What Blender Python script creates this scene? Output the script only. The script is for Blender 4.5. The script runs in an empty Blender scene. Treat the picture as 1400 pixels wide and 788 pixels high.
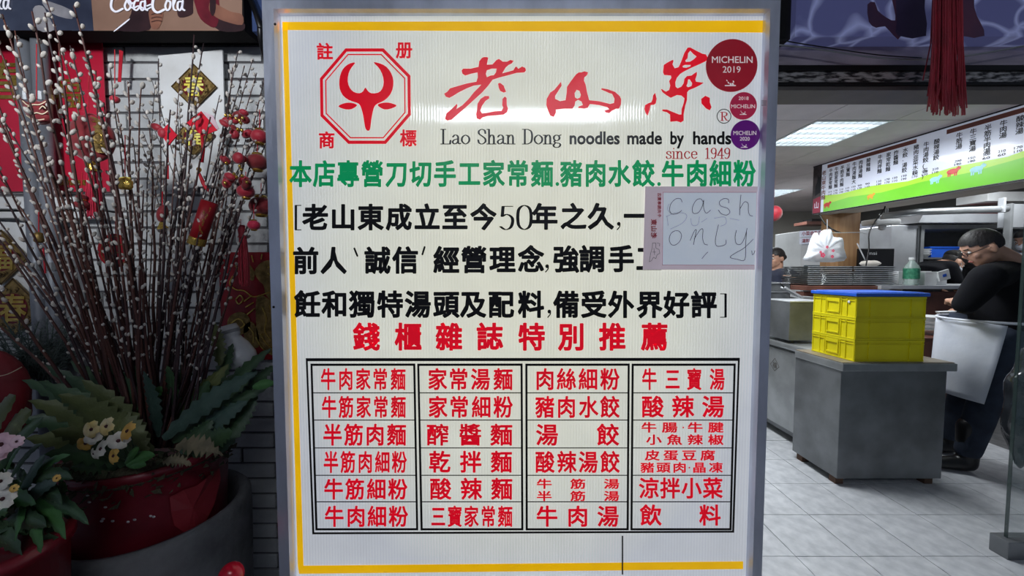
import bpy, bmesh, math, random
from mathutils import Vector, Matrix, noise as mnoise
random.seed(7)
scene = bpy.context.scene
col = scene.collection
PI = math.pi
# ------------------------------------------------------------------ camera, world, lights, exposure
F_PX = 508.0
PITCH = math.radians(2.7)
CAM_Z = 1.35
cam_d = bpy.data.cameras.new('camera'); cam = bpy.data.objects.new('camera', cam_d); col.objects.link(cam)
cam.location = (0, 0, CAM_Z); cam.rotation_euler = (PI / 2 - PITCH, 0, 0)
cam_d.sensor_width = 36.0; cam_d.lens = F_PX / 1400 * 36.0; cam_d.clip_start = 0.02; cam_d.clip_end = 100
scene.camera = cam

world = bpy.data.worlds.new('evening'); scene.world = world; world.use_nodes = True
wb = world.node_tree.nodes['Background']
wb.inputs[0].default_value = (0.50, 0.60, 0.85, 1); wb.inputs[1].default_value = 0.16

vs = scene.view_settings
vs.view_transform = 'Standard'; vs.look = 'None'; vs.exposure = 0.0; vs.gamma = 1.0; vs.use_curve_mapping = False

SIGN_E = 0.70        # backlit sign face
TUBE_E = 34.0        # arcade fluorescent tubes
TROFFER_E = 2.6      # shop ceiling lights

def area_lamp(name, loc, size, power, color, aim=None):
    l = bpy.data.lights.new(name, 'AREA'); l.shape = 'RECTANGLE'; l.size, l.size_y = size; l.energy = power; l.color = color
    o = bpy.data.objects.new(name, l); col.objects.link(o); o.location = loc
    if aim: o.rotation_euler = (Vector(aim) - Vector(loc)).to_track_quat('-Z', 'Y').to_euler()
    return o
# shop ceiling lamps (the light of the troffers over the kitchen and the dining room)
for lx, ly in ((2.63, 3.2), (3.83, 5.6), (1.6, 5.0), (5.0, 3.6), (1.43, 2.6)):
    area_lamp('shop_lamp', (lx, ly, 2.40), (0.5, 0.5), 36 if lx < 1.5 else 21, (0.93, 0.97, 1.0))
# added unseen spot, cone shaped to brighten the upper brick wall and fade below
def spot(name, loc, aim, power, angle, color, radius=.08, blend=1.0):
    l = bpy.data.lights.new(name, 'SPOT'); l.energy = power; l.color = color; l.spot_size = math.radians(angle); l.spot_blend = blend; l.shadow_soft_size = radius
    o = bpy.data.objects.new(name, l); col.objects.link(o); o.location = loc; o.rotation_euler = (Vector(aim) - Vector(loc)).to_track_quat('-Z', 'Y').to_euler(); return o
spot('wall_fill_spot', (-1.0, -.9, 2.38), (-1.45, 1.5, 2.1), 185, 50, (.93, .96, 1.0), .15)

# ------------------------------------------------------------------ pixel helpers (1400 x 788 frame)
def ray(px, py):
    x = (px - 700) / F_PX; y = (394 - py) / F_PX; c, s = math.cos(PITCH), math.sin(PITCH)
    return Vector((x, c + s * y, -s + c * y))
def P(px, py, Y):
    d = ray(px, py); t = Y / d.y
    return Vector((d.x * t, Y, CAM_Z + d.z * t))
def PZ(px, py, z):
    d = ray(px, py); t = (z - CAM_Z) / d.z
    return Vector((d.x * t, d.y * t, z))

# ------------------------------------------------------------------ materials
def srgb(r, g, b):
    f = lambda c: c / 255 / 12.92 if c / 255 <= 0.04045 else ((c / 255 + 0.055) / 1.055) ** 2.4
    return (f(r), f(g), f(b), 1)
MATS = {}
def mat(name, rgb, rough=0.5, metal=0.0, var=0.12, scale=8.0, bump=0.0, bscale=60.0, stretch=(1, 1, 1), emit=0.0, coat=0.0, alpha=1.0, trans=0.0, rgb2=None, thr=(0.35, 0.65), spec=0.5, sheen=0.0):
    if name in MATS: return MATS[name]
    m = bpy.data.materials.new(name); m.use_nodes = True; nt = m.node_tree; N = nt.nodes; L = nt.links
    b = N['Principled BSDF']; c = srgb(*rgb)
    tc = N.new('ShaderNodeTexCoord'); mp = N.new('ShaderNodeMapping'); mp.inputs['Scale'].default_value = stretch
    L.new(tc.outputs['Object'], mp.inputs[0])
    nz = N.new('ShaderNodeTexNoise'); nz.inputs['Scale'].default_value = scale; nz.inputs['Detail'].default_value = 5
    L.new(mp.outputs[0], nz.inputs[0])
    cr = N.new('ShaderNodeValToRGB'); L.new(nz.outputs[0], cr.inputs[0])
    cr.color_ramp.elements[0].position = thr[0]; cr.color_ramp.elements[1].position = thr[1]
    if rgb2: a, d = c, srgb(*rgb2)
    else:
        a = tuple(v * (1 - var) for v in c[:3]) + (1,); d = tuple(min(1, v * (1 + var)) for v in c[:3]) + (1,)
    cr.color_ramp.elements[0].color = a; cr.color_ramp.elements[1].color = d
    L.new(cr.outputs[0], b.inputs['Base Color'])
    b.inputs['Roughness'].default_value = rough; b.inputs['Metallic'].default_value = metal
    b.inputs['Specular IOR Level'].default_value = spec
    if coat: b.inputs['Coat Weight'].default_value = coat; b.inputs['Coat Roughness'].default_value = 0.08
    if alpha < 1: b.inputs['Alpha'].default_value = alpha
    if trans: b.inputs['Transmission Weight'].default_value = trans
    if sheen: b.inputs['Sheen Weight'].default_value = sheen
    if emit:
        L.new(cr.outputs[0], b.inputs['Emission Color']); b.inputs['Emission Strength'].default_value = emit
    if bump:
        n2 = N.new('ShaderNodeTexNoise'); n2.inputs['Scale'].default_value = bscale; n2.inputs['Detail'].default_value = 4
        L.new(mp.outputs[0], n2.inputs[0]); bp = N.new('ShaderNodeBump'); bp.inputs['Strength'].default_value = bump; bp.inputs['Distance'].default_value = 0.01
        L.new(n2.outputs[0], bp.inputs['Height']); L.new(bp.outputs[0], b.inputs['Normal'])
    MATS[name] = m; return m
def M(name): return MATS[name]

# ------------------------------------------------------------------ objects
ROOTLOC = {}
def tag(o, label=None, cat=None, group=None, kind=None):
    if label: o['label'] = label
    if cat: o['category'] = cat
    if group: o['group'] = group
    if kind: o['kind'] = kind
    return o
def thing(name, label, cat, loc=(0, 0, 0), group=None):
    o = bpy.data.objects.new(name, None); o.empty_display_size = 0.05; col.objects.link(o)
    o.location = loc; ROOTLOC[o.name] = Vector(loc)
    return tag(o, label, cat, group)
def copy_tree(o, parent=None):
    c = o.copy(); col.objects.link(c); c.parent = parent
    if c.name not in ROOTLOC: ROOTLOC[c.name] = ROOTLOC.get(o.name, Vector((0, 0, 0)))
    for ch in list(o.children): copy_tree(ch, c)
    return c
class MB:
    def __init__(s): s.v = []; s.f = []; s.mi = []
    def add(s, verts, faces, mi=0):
        n = len(s.v); s.v += [Vector(v) for v in verts]; s.f += [[i + n for i in f] for f in faces]; s.mi += [mi] * len(faces); return s
    def box(s, x0, x1, y0, y1, z0, z1, mi=0):
        return s.add([(x0, y0, z0), (x1, y0, z0), (x1, y1, z0), (x0, y1, z0), (x0, y0, z1), (x1, y0, z1), (x1, y1, z1), (x0, y1, z1)],
                     [(0, 3, 2, 1), (4, 5, 6, 7), (0, 1, 5, 4), (1, 2, 6, 5), (2, 3, 7, 6), (3, 0, 4, 7)], mi)
    def obox(s, c, u, v, w, mi=0):            # centre and three half-axis vectors
        c, u, v, w = Vector(c), Vector(u), Vector(v), Vector(w)
        return s.add([c - u - v - w, c + u - v - w, c + u + v - w, c - u + v - w, c - u - v + w, c + u - v + w, c + u + v + w, c - u + v + w],
                     [(0, 3, 2, 1), (4, 5, 6, 7), (0, 1, 5, 4), (1, 2, 6, 5), (2, 3, 7, 6), (3, 0, 4, 7)], mi)
    def tube(s, pts, r, n=8, cap=True, mi=0):
        pts = [Vector(p) for p in pts]; k = len(pts)
        rs = r if isinstance(r, (list, tuple)) else [r] * k
        t = (pts[1] - pts[0]).normalized(); a = t.orthogonal().normalized(); verts = []
        for i, p in enumerate(pts):
            t2 = (pts[min(i + 1, k - 1)] - pts[max(i - 1, 0)])
            if t2.length > 1e-9: t = t2.normalized()
            a = (a - t * a.dot(t)); a = a.normalized() if a.length > 1e-6 else t.orthogonal().normalized()
            b = t.cross(a)
            for j in range(n):
                g = 2 * PI * j / n; verts.append(p + (a * math.cos(g) + b * math.sin(g)) * rs[i])
        faces = [(i * n + j, i * n + (j + 1) % n, (i + 1) * n + (j + 1) % n, (i + 1) * n + j) for i in range(k - 1) for j in range(n)]
        if cap: faces += [tuple(range(n - 1, -1, -1)), tuple((k - 1) * n + j for j in range(n))]
        return s.add(verts, faces, mi)
    def lathe(s, prof, n=32, c=(0, 0, 0), mi=0, up=(0, 0, 1), sx=1, sy=1):   # prof: (r, z)
        c = Vector(c); up = Vector(up).normalized(); q = Vector((0, 0, 1)).rotation_difference(up); verts = []
        for r, z in prof:
            for j in range(n):
                g = 2 * PI * j / n; verts.append(c + q @ Vector((r * sx * math.cos(g), r * sy * math.sin(g), z)))
        faces = [(i * n + j, i * n + (j + 1) % n, (i + 1) * n + (j + 1) % n, (i + 1) * n + j) for i in range(len(prof) - 1) for j in range(n)]
        return s.add(verts, faces, mi)
    def ell(s, c, r, n=12, m=8, R=None, mi=0, fn=None):
        c = Vector(c); verts = []
        for i in range(m + 1):
            a = PI * i / m
            for j in range(n):
                g = 2 * PI * j / n; p = Vector((math.sin(a) * math.cos(g), math.sin(a) * math.sin(g), math.cos(a)))
                if fn: p = fn(p)
                p = Vector((p.x * r[0], p.y * r[1], p.z * r[2]))
                verts.append(c + (R @ p if R else p))
        faces = [(i * n + j, (i + 1) * n + j, (i + 1) * n + (j + 1) % n, i * n + (j + 1) % n) for i in range(m) for j in range(n)]
        return s.add(verts, faces, mi)
    def poly(s, pts, thick=None, mi=0):        # closed outline; thick = vector to extrude by
        pts = [Vector(p) for p in pts]; n = len(pts)
        if thick is None: return s.add(pts, [tuple(range(n))], mi)
        t = Vector(thick)
        return s.add(pts + [p + t for p in pts], [tuple(range(n)), tuple(range(2 * n - 1, n - 1, -1))] + [(i, i + n, (i + 1) % n + n, (i + 1) % n) for i in range(n)], mi)
    def build(s, name, m, parent=None, smooth=False, bevel=0, local=False, tri=False, recalc=True):
        me = bpy.data.meshes.new(name)
        off = Vector((0, 0, 0))
        loc = Vector((0, 0, 0))
        if parent is not None:
            off = ROOTLOC.get(parent.name, Vector((0, 0, 0)))
        elif not local and s.v:
            lo = [min(v[i] for v in s.v) for i in range(3)]; hi = [max(v[i] for v in s.v) for i in range(3)]
            off = Vector(((lo[0] + hi[0]) / 2, (lo[1] + hi[1]) / 2, lo[2])); loc = off
        if local: off = Vector((0, 0, 0))
        me.from_pydata([tuple(v - off) for v in s.v], [], s.f)
        for mm in (m if isinstance(m, (list, tuple)) else [m]): me.materials.append(mm)
        if any(s.mi): me.polygons.foreach_set('material_index', s.mi)
        if recalc or bevel:
            bm = bmesh.new(); bm.from_mesh(me)
            bmesh.ops.remove_doubles(bm, verts=bm.verts, dist=1e-6) if smooth else None
            if recalc: bmesh.ops.recalc_face_normals(bm, faces=bm.faces)
            if bevel:
                bmesh.ops.remove_doubles(bm, verts=bm.verts, dist=1e-6)
                es = [e for e in bm.edges if len(e.link_faces) == 2 and e.calc_face_angle(0) > 0.5]
                bmesh.ops.bevel(bm, geom=es, offset=bevel, segments=2, affect='EDGES', profile=0.6)
            bm.to_mesh(me); bm.free()
        if smooth: me.polygons.foreach_set('use_smooth', [True] * len(me.polygons))
        me.update()
        o = bpy.data.objects.new(name, me); col.objects.link(o); o.location = loc
        if parent is not None: o.parent = parent; ROOTLOC[o.name] = off
        else: ROOTLOC[o.name] = loc
        return o
def struct(o): o['kind'] = 'structure'; return o
def catmull(pts, k=6, closed=False):
    pts = [Vector(p) for p in pts]; n = len(pts); out = []
    rng = range(n if closed else n - 1)
    for i in rng:
        if closed: a, b, c, d = pts[i - 1], pts[i], pts[(i + 1) % n], pts[(i + 2) % n]
        else: a, b, c, d = pts[max(i - 1, 0)], pts[i], pts[i + 1], pts[min(i + 2, n - 1)]
        for j in range(k):
            t = j / k; out.append(0.5 * ((2 * b) + (c - a) * t + (2 * a - 5 * b + 4 * c - d) * t * t + (3 * b - a - 3 * c + d) * t ** 3))
    if not closed: out.append(pts[-1])
    return out

# ------------------------------------------------------------------ lettering
_dg = None; GL = {}
def curve_mesh(cu):
    o = bpy.data.objects.new('tmp', cu); col.objects.link(o)
    dg = bpy.context.evaluated_depsgraph_get(); dg.update()
    me = bpy.data.meshes.new_from_object(o.evaluated_get(dg))
    v = [(p.co.x, p.co.y) for p in me.vertices]; f = [tuple(p.vertices) for p in me.polygons]
    bpy.data.objects.remove(o); bpy.data.meshes.remove(me); bpy.data.curves.remove(cu)
    return v, f
def embolden(v, f, r):
    """rounded bold weight: a round pen run along every outline edge"""
    cnt = {}
    for q in f:
        for a, b in zip(q, q[1:] + q[:1]): k = (min(a, b), max(a, b)); cnt[k] = cnt.get(k, 0) + 1
    ring = [(r * math.cos(2 * PI * j / 8 + .39), r * math.sin(2 * PI * j / 8 + .39)) for j in range(8)]
    v = list(v); f = list(f)
    for (a, b), n in cnt.items():
        if n != 1: continue
        h = hull([(v[a][0] + x, v[a][1] + y) for x, y in ring] + [(v[b][0] + x, v[b][1] + y) for x, y in ring])
        k = len(v); lv = 2.5e-5 * (1 + len(f) % 9); v += [(p[0], p[1], lv) for p in h]; f.append(tuple(range(k, k + len(h))))
    return v, f
def glyph(ch, off=0.0):
    if (ch, off) not in GL:
        cu = bpy.data.curves.new('g', 'FONT'); cu.body = ch; cu.resolution_u = 2
        v, f = curve_mesh(cu)
        if off: v, f = embolden(v, f, off)
        if v:
            x0 = min(q[0] for q in v); x1 = max(q[0] for q in v); y0 = min(q[1] for q in v); y1 = max(q[1] for q in v)
        else: x0 = x1 = y0 = y1 = 0
        GL[(ch, off)] = (v, f, (x0, x1, y0, y1))
    return GL[(ch, off)]
class Flat:
    """A flat frame in space: origin o (top left), u to the right, v downwards, n towards the viewer."""
    def __init__(s, fn): s.fn = fn
def put_char(mb, F, ch, cx, cy, w, h, off=0.015, lift=0.0006, em=True, fit=False, mi=0):
    """centre (cx, cy) and size of the em box in the frame's own units"""
    v, f, (x0, x1, y0, y1) = glyph(ch, off)
    if not v: return
    vs_ = [(cx + (q[0] - 0.5 * 0.98) * w, cy - (q[1] - 0.37) * h, q[2] if len(q) > 2 else 0) for q in v]
    mb.add([F(a, b, lift + c) for a, b, c in vs_], f, mi)
def put_string(mb, F, st, x0, x1, base, h, off=0.0, lift=0.0006, mi=0):
    """Latin string stretched between x0 and x1 on the base line; h = height of a capital"""
    key = ('s', st, off)
    if key not in GL:
        cu = bpy.data.curves.new('g', 'FONT'); cu.body = st; cu.resolution_u = 3
        v, f = curve_mesh(cu)
        if off: v, f = embolden(v, f, off)
        GL[key] = (v, f)
    v, f = GL[key]; a0 = min(q[0] for q in v); a1 = max(q[0] for q in v)
    k = (x1 - x0) / (a1 - a0); kh = h / 0.70
    mb.add([F(x0 + (q[0] - a0) * k, base - q[1] * kh, lift + (q[2] if len(q) > 2 else 0)) for q in v], f, mi)
def hull(p):
    p = sorted(set((round(a, 7), round(b, 7)) for a, b in p))
    def half(q):
        o = []
        for c in q:
            while len(o) > 1 and (o[-1][0] - o[-2][0]) * (c[1] - o[-2][1]) - (o[-1][1] - o[-2][1]) * (c[0] - o[-2][0]) <= 0: o.pop()
            o.append(c)
        return o[:-1]
    return half(p) + half(p[::-1])
def nib(mb, F, pts, wx, wy, lift=0.0006, smooth=0, closed=False, mi=0, n=8):
    """a pen stroke: an elliptical nib swept along the points"""
    pts = [(p[0], p[1]) for p in (catmull([(a, b, 0) for a, b in pts], smooth, closed) if smooth else pts)]
    if closed: pts.append(pts[0])
    ring = [(wx / 2 * math.cos(2 * PI * j / n + 0.2), wy / 2 * math.sin(2 * PI * j / n + 0.2)) for j in range(n)]
    for i_, ((a, b), (c, d)) in enumerate(zip(pts, pts[1:])):
        h = hull([(a + x, b + y) for x, y in ring] + [(c + x, d + y) for x, y in ring])
        mb.add([F(x, y, lift + 2.5e-5 * (i_ % 5)) for x, y in h], [tuple(range(len(h)))], mi)
def fill(mb, F, loops, lift=0.0006, mi=0, smooth=0):
    cu = bpy.data.curves.new('c', 'CURVE'); cu.dimensions = '2D'; cu.fill_mode = 'BOTH'
    for lp in loops:
        if smooth: lp = [(p.x, p.y) for p in catmull([(a, b, 0) for a, b in lp], smooth, True)]
        sp = cu.splines.new('POLY'); sp.points.add(len(lp) - 1); sp.use_cyclic_u = True
        for q, (a, b) in zip(sp.points, lp): q.co = (a, -b, 0, 1)
    v, f = curve_mesh(cu)
    mb.add([F(a, -b, lift) for a, b in v], f, mi)
SERIF = {  # strokes: (points, smooth); width
 'L': ([([(.18, 0), (.18, 1)], 0), ([(.04, 1), (.32, 1)], 0), ([(.04, 0), (.6, 0), (.63, .25)], 0)], .68),
 'a': ([([(.1, .48), (.2, .61), (.34, .6), (.42, .46), (.42, .12), (.5, .01), (.56, .05)], 4), ([(.42, .36), (.18, .28), (.08, .14), (.17, .01), (.3, .04), (.42, .16)], 4)], .6),
 'o': ([([(.28, .61), (.07, .44), (.07, .17), (.28, 0), (.49, .17), (.49, .44)], 9)], .58),
 'S': ([([(.5, .72), (.46, .93), (.28, 1), (.11, .9), (.11, .7), (.3, .54), (.49, .36), (.5, .14), (.3, 0), (.12, .07), (.06, .28)], 4)], .6),
 'h': ([([(.13, 0), (.13, 1)], 0), ([(.13, .42), (.25, .6), (.38, .59), (.43, .42)], 4), ([(.43, .44), (.43, 0)], 0), ([(.02, 0), (.24, 0)], 0), ([(.33, 0), (.54, 0)], 0), ([(.02, 1), (.13, 1)], 0)], .58),
 'n': ([([(.13, 0), (.13, .6)], 0), ([(.13, .42), (.25, .6), (.38, .59), (.43, .42)], 4), ([(.43, .44), (.43, 0)], 0), ([(.02, 0), (.24, 0)], 0), ([(.33, 0), (.54, 0)], 0), ([(.02, .6), (.13, .6)], 0)], .58),
 'D': ([([(.16, 0), (.16, 1)], 0), ([(.03, 1), (.34, 1)], 0), ([(.34, 1), (.55, .86), (.61, .5), (.55, .14), (.34, 0)], 4), ([(.34, 0), (.03, 0)], 0)], .72),
 'g': ([([(.24, .61), (.09, .52), (.09, .32), (.24, .23), (.4, .32), (.4, .52)], 9), ([(.37, .56), (.5, .62)], 0), ([(.15, .26), (.1, .15), (.22, .08), (.42, .04), (.47, -.08), (.36, -.22), (.14, -.22), (.05, -.1), (.14, .05)], 4)], .56),
 's': ([([(.38, .44), (.34, .58), (.22, .62), (.1, .55), (.11, .42), (.24, .33), (.38, .22), (.38, .08), (.22, 0), (.1, .04), (.06, .18)], 4)], .46),
 'i': ([([(.13, 0), (.13, .6)], 0), ([(.02, 0), (.25, 0)], 0), ([(.03, .6), (.13, .6)], 0), ([(.13, .84), (.13, .88)], 0)], .27),
 'c': ([([(.42, .46), (.36, .59), (.2, .6), (.08, .42), (.08, .2), (.2, .02), (.34, .02), (.44, .15)], 4)], .5),
 'e': ([([(.08, .34), (.44, .34)], 0), ([(.44, .34), (.41, .54), (.27, .62), (.12, .52), (.08, .3), (.14, .09), (.29, 0), (.44, .13)], 4)], .52),
 '1': ([([(.26, 0), (.26, 1)], 0), ([(.26, 1), (.12, .88)], 0), ([(.1, 0), (.42, 0)], 0)], .5),
 '9': ([([(.26, 1), (.09, .85), (.09, .58), (.26, .44), (.42, .58), (.43, .85)], 9), ([(.44, .7), (.43, .35), (.33, .07), (.18, 0), (.1, .1)], 4)], .54),
 '4': ([([(.38, 0), (.38, 1)], 0), ([(.38, 1), (.04, .3), (.52, .3)], 0), ([(.26, 0), (.5, 0)], 0)], .56),
 '5': ([([(.44, .96), (.16, .96), (.13, .54)], 0), ([(.13, .54), (.28, .63), (.44, .5), (.46, .28), (.38, .06), (.22, 0), (.08, .12)], 4)], .56),
 '0': ([([(.28, 1), (.09, .8), (.09, .2), (.28, 0), (.47, .2), (.47, .8)], 9)], .56),
 'R': ([([(.16, 0), (.16, 1)], 0), ([(.03, 1), (.34, 1)], 0), ([(.34, 1), (.5, .92), (.53, .76), (.48, .6), (.34, .52)], 4), ([(.34, .52), (.16, .52)], 0), ([(.3, .52), (.5, .05), (.64, 0)], 0), ([(.04, 0), (.28, 0)], 0)], .66),
 ' ': ([], .42),
}
def put_serif(mb, F, st, x0, x1, base, h, wx=.10, wy=.035, mi=0):
    tot = sum(SERIF[c][1] for c in st); k = (x1 - x0) / tot; x = x0
    for c in st:
        for pts, sm in SERIF[c][0]:
            closed = sm == 9
            nib(mb, F, [(x + a * k, base - b * h) for a, b in pts], wx * k, wy * h, smooth=4 if closed else sm, closed=closed, mi=mi)
        x += SERIF[c][1] * k
# ------------------------------------------------------------------ materials used by the setting
mat('brick_glaze', (190, 192, 192), 0.35, var=0.10, scale=14, bump=0.25, bscale=90)
mat('mortar', (96, 95, 97), 0.9, var=0.15, scale=30, bump=0.3)
mat('floor_tile', (186, 189, 194), 0.32, rgb2=(214, 216, 220), scale=16, bump=0.05, bscale=40)
mat('floor_grout', (92, 92, 94), 0.85, var=0.2, scale=20)
mat('pavement', (70, 70, 72), 0.8, var=0.2, scale=20, bump=0.3)
mat('ceiling_panel_white', (212, 203, 203), 0.8, var=0.05, scale=6, bump=0.1, bscale=120)
mat('ceiling_grid', (90, 86, 82), 0.6, var=0.1)
mat('wall_paint', (190, 186, 176), 0.8, var=0.06, scale=3, bump=0.05)
mat('wall_grey', (120, 120, 118), 0.7, var=0.08, scale=3)
mat('black_metal', (18, 17, 18), 0.4, metal=0.3, var=0.2, scale=20)
mat('dark_beam', (34, 28, 30), 0.5, metal=0.2, var=0.2, scale=20)
mat('bronze_frame', (66, 60, 58), 0.35, metal=0.7, var=0.15, scale=5, stretch=(20, 20, 1), bump=0.05)
mat('galvanised', (190, 178, 184), 0.42, metal=0.45, var=0.22, scale=5, stretch=(1, 1, 6), bump=0.1, bscale=20)
mat('grey_frame', (105, 100, 96), 0.5, metal=0.3, var=0.1)
mat('alu', (216, 222, 238), 0.34, metal=0.5, var=0.16, scale=9, stretch=(1, 1, 0.4), bump=0.12, bscale=50)
mat('steel', (165, 168, 170), 0.36, metal=0.6, var=0.16, scale=6, bump=0.12, bscale=18)
mat('steel_dull', (120, 123, 126), 0.45, metal=0.5, var=0.22, scale=5, bump=0.15, bscale=14)
mat('steel_bright', (205, 208, 212), 0.3, metal=0.5, var=0.1, scale=5, bump=0.15, bscale=10)
mat('troffer_glow', (235, 245, 250), 0.5, var=0.0, emit=TROFFER_E)
mat('louvre', (200, 206, 210), 0.5, metal=0.2, var=0.05)
mat('white_plastic', (215, 218, 220), 0.4, var=0.05)
mat('grey_plastic', (150, 152, 155), 0.5, var=0.06)
mat('black_plastic', (16, 16, 18), 0.35, var=0.2)

# ------------------------------------------------------------------ brick wall behind the plants (wall_front), each brick a part
WY = 1.50
wall = struct(MB().box(-2.6, 0.72, WY, WY + 0.12, 0, 2.36).build('wall_front', M('mortar')))
C0 = P(218.6, 64, WY); pitch_z = (P(218.6, 64, WY).z - P(218.6, 87, WY).z); pitch_x = P(313, 64, WY).x - P(218.6, 64, WY).x
bv = MB()
bx_, bz_ = pitch_x - 0.011, pitch_z - 0.010
bv.box(-bx_ / 2, bx_ / 2, -0.007, 0.004, -bz_ / 2, bz_ / 2)
brick0 = None; rb = random.Random(3)
row = 0; z = C0.z + pitch_z * 3
while z > 0.05:
    zc = z - pitch_z / 2; k = round((C0.z - z) / pitch_z)
    ph = C0.x + (0 if k % 2 == 1 else pitch_x / 2)
    n0 = math.floor((-2.45 - ph) / pitch_x)
    for i in range(n0, n0 + 12):
        xc = ph + (i + 0.5) * pitch_x
        if xc > -0.55 or xc < -2.5: continue
        if brick0 is None:
            brick0 = bv.build('brick', M('brick_glaze'), wall, bevel=0.002, local=True); b = brick0
        else: b = brick0.copy(); col.objects.link(b)
        b.location = Vector((xc + rb.uniform(-.001, .001), WY - 0.001 + rb.uniform(-.0015, .0015), zc)) - ROOTLOC[wall.name]
        b.rotation_euler = (rb.uniform(-.006, .006), 0, rb.uniform(-.004, .004))
    z -= pitch_z

# ------------------------------------------------------------------ floor with tiles
floor = struct(MB().box(-3.4, 6.6, -3.4, 7.6, -0.12, -0.006).build('floor', M('floor_grout')))
T = 0.30; fx0 = PZ(1088, 761, 0).x; fy0 = PZ(1088, 761, 0).y
th = 0.0035
tile0 = MB().box(-T / 2 + th / 2, T / 2 - th / 2, -T / 2 + th / 2, T / 2 - th / 2, -0.01, 0.0).build('floor_tile', M('floor_tile'), floor, bevel=0.001, local=True)
first = True; rt = random.Random(5)
for j in range(-4, 9):
    for i in range(-3, 10):
        x = fx0 + (i + .5) * T; y = fy0 + (j + .5) * T
        if x < 0.35 or y < 0.5 or x > 3.7 or (x > 3.2 and y > 3.2): continue
        t_ = tile0 if first else tile0.copy()
        if not first: col.objects.link(t_)
        first = False
        t_.location = Vector((x, y, rt.uniform(-.0006, .0006))) - ROOTLOC[floor.name]
        t_.rotation_euler = (rt.uniform(-.0015, .0015), rt.uniform(-.0015, .0015), 0)

# ------------------------------------------------------------------ room shell
struct(MB().box(0.60, 6.6, 7.3, 7.45, 0, 2.75).build('wall_back', M('wall_paint')))
struct(MB().box(6.45, 6.6, 1.62, 7.3, 0, 2.75).build('wall_right', M('wall_grey')))
struct(MB().box(0.60, 0.72, 1.62, 7.3, 0, 2.75).build('wall_left', M('wall_grey')))
CZ = 2.50
ceil = struct(MB().box(0.72, 6.45, 1.62, 7.3, CZ + 0.03, CZ + 0.13).build('ceiling', M('ceiling_grid')))
pan = MB().box(-.297, .297, -.297, .297, 0.0, 0.03); pan0 = None
troffers = [(2.33 + .3, 2.9 + .3), (3.53 + .3, 5.3 + .3), (3.53 + .3, 6.5 + .3), (0.53 + .9, 2.3 + .3), (1.13 + .3, 4.7 + .3), (2.33 + .3, 5.3 + .3), (4.73 + .3, 3.5 + .3), (4.73 + .3, 5.3 + .3), (2.33 + .3, 4.7 + .3 + 1.2)]
for i in range(0, 10):
    for j in range(-2, 8):
        x = 0.53 + 0.6 * i + 0.3; y = 2.9 + 0.6 * j + .3
        if x > 6.2 or x < 0.9: continue
        if any(abs(x - a) < .1 and abs(y - b) < .1 for a, b in troffers): continue
        if pan0 is None: pan0 = pan.build('ceiling_panel', M('ceiling_panel_white'), ceil, local=True); p_ = pan0
        else: p_ = pan0.copy(); col.objects.link(p_)
        p_.location = Vector((x, y, CZ)) - ROOTLOC[ceil.name]
# troffers: housing, glowing diffuser, louvre blades
def troffer(x, y, label):
    t = thing('ceiling_light', label, 'ceiling light', (x, y, CZ), 'square ceiling lights of the shop')
    f = MB()
    for a, b, c, d in ((-.297, .297, -.297, -.275), (-.297, .297, .275, .297), (-.297, -.275, -.275, .275), (.275, .297, -.275, .275)): f.box(x + a, x + b, y + c, y + d, CZ - .004, CZ + .03)
    f.build('frame', M('white_plastic'), t)
    MB().box(x - .275, x + .275, y - .275, y + .275, CZ + .024, CZ + .028).build('diffuser', M('troffer_glow'), t)
    for k in range(5):
        yy = y - .22 + k * .11
        MB().box(x - .275, x + .275, yy - .003, yy + .003, CZ - .002, CZ + .02).build('louvre_blade', M('louvre'), t)
    c = MB()
    for k in range(9):
        xx = x - .22 + k * .055
        c.add([(xx - .004, y - .275, CZ), (xx + .004, y - .275, CZ), (xx + .004, y + .275, CZ), (xx - .004, y + .275, CZ)], [(0, 1, 2, 3)])
    c.build('cross_baffles', M('louvre'), t)
    return t
labs = ['bright louvred ceiling light nearest the doorway, large above the menu board', 'louvred ceiling light deeper in the room, below the nearest one in view', 'farthest louvred ceiling light near the back wall']
for k, (x, y) in enumerate(troffers):
    troffer(x, y, labs[k] if k < 3 else 'louvred square ceiling light deeper inside the shop, %s' % ['over the aisle by the door','over the far aisle','second in the row past the nearest one','over the kitchen range','over the rear kitchen','at the end of the middle row'][k - 3])

# ------------------------------------------------------------------ shop front: door post, header beams
DP = 1.42
xl = P(1053, 400, DP - .04).x - .02
post = MB().box(xl - .035, xl + .015, DP - .04, DP + .06, 0, 2.28).build('trim_1', M('bronze_frame')); struct(post)
sc = MB(); 
for zz in (.5, 1.05, 1.6, 2.0): sc.ell((xl + .002, DP - .041, zz), (.004, .002, .004), 8, 4)
sc.build('screw', M('steel_bright'), post)
def hband(name, y0, y1, Y, dy, m, x0=1050, x1=1700):
    a = P(x0, y0, Y); b = P(x1, y1, Y)
    return struct(MB().box(a.x, b.x, Y, Y + dy, b.z, a.z).build(name, m, bevel=.002))
hband('trim_2', 50, 54.5, 1.40, .10, M('black_metal'))
hb = hband('trim_3', 54.5, 89, 1.43, .06, M('galvanised'))
hband('trim_4', 89, 96, 1.40, .10, M('black_metal'))
hband('trim_5', 112, 116, 1.40, .10, M('black_metal'))
hband('trim_6', 116, 123.5, 1.41, .12, M('grey_frame'))
# glass strip between the two black rails, reflections painted as pale and dark mottling
gm = mat('strip_glass', (196, 192, 188), 0.2, metal=0.3, rgb2=(60, 58, 58), thr=(.42, .58), scale=22, stretch=(1, 1, 4), bump=0.4, bscale=26)
a = P(1050, 96, 1.41); b = P(1700, 112, 1.41)
struct(MB().box(a.x, b.x, 1.41, 1.42, b.z, a.z).build('window_1', gm))
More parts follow.
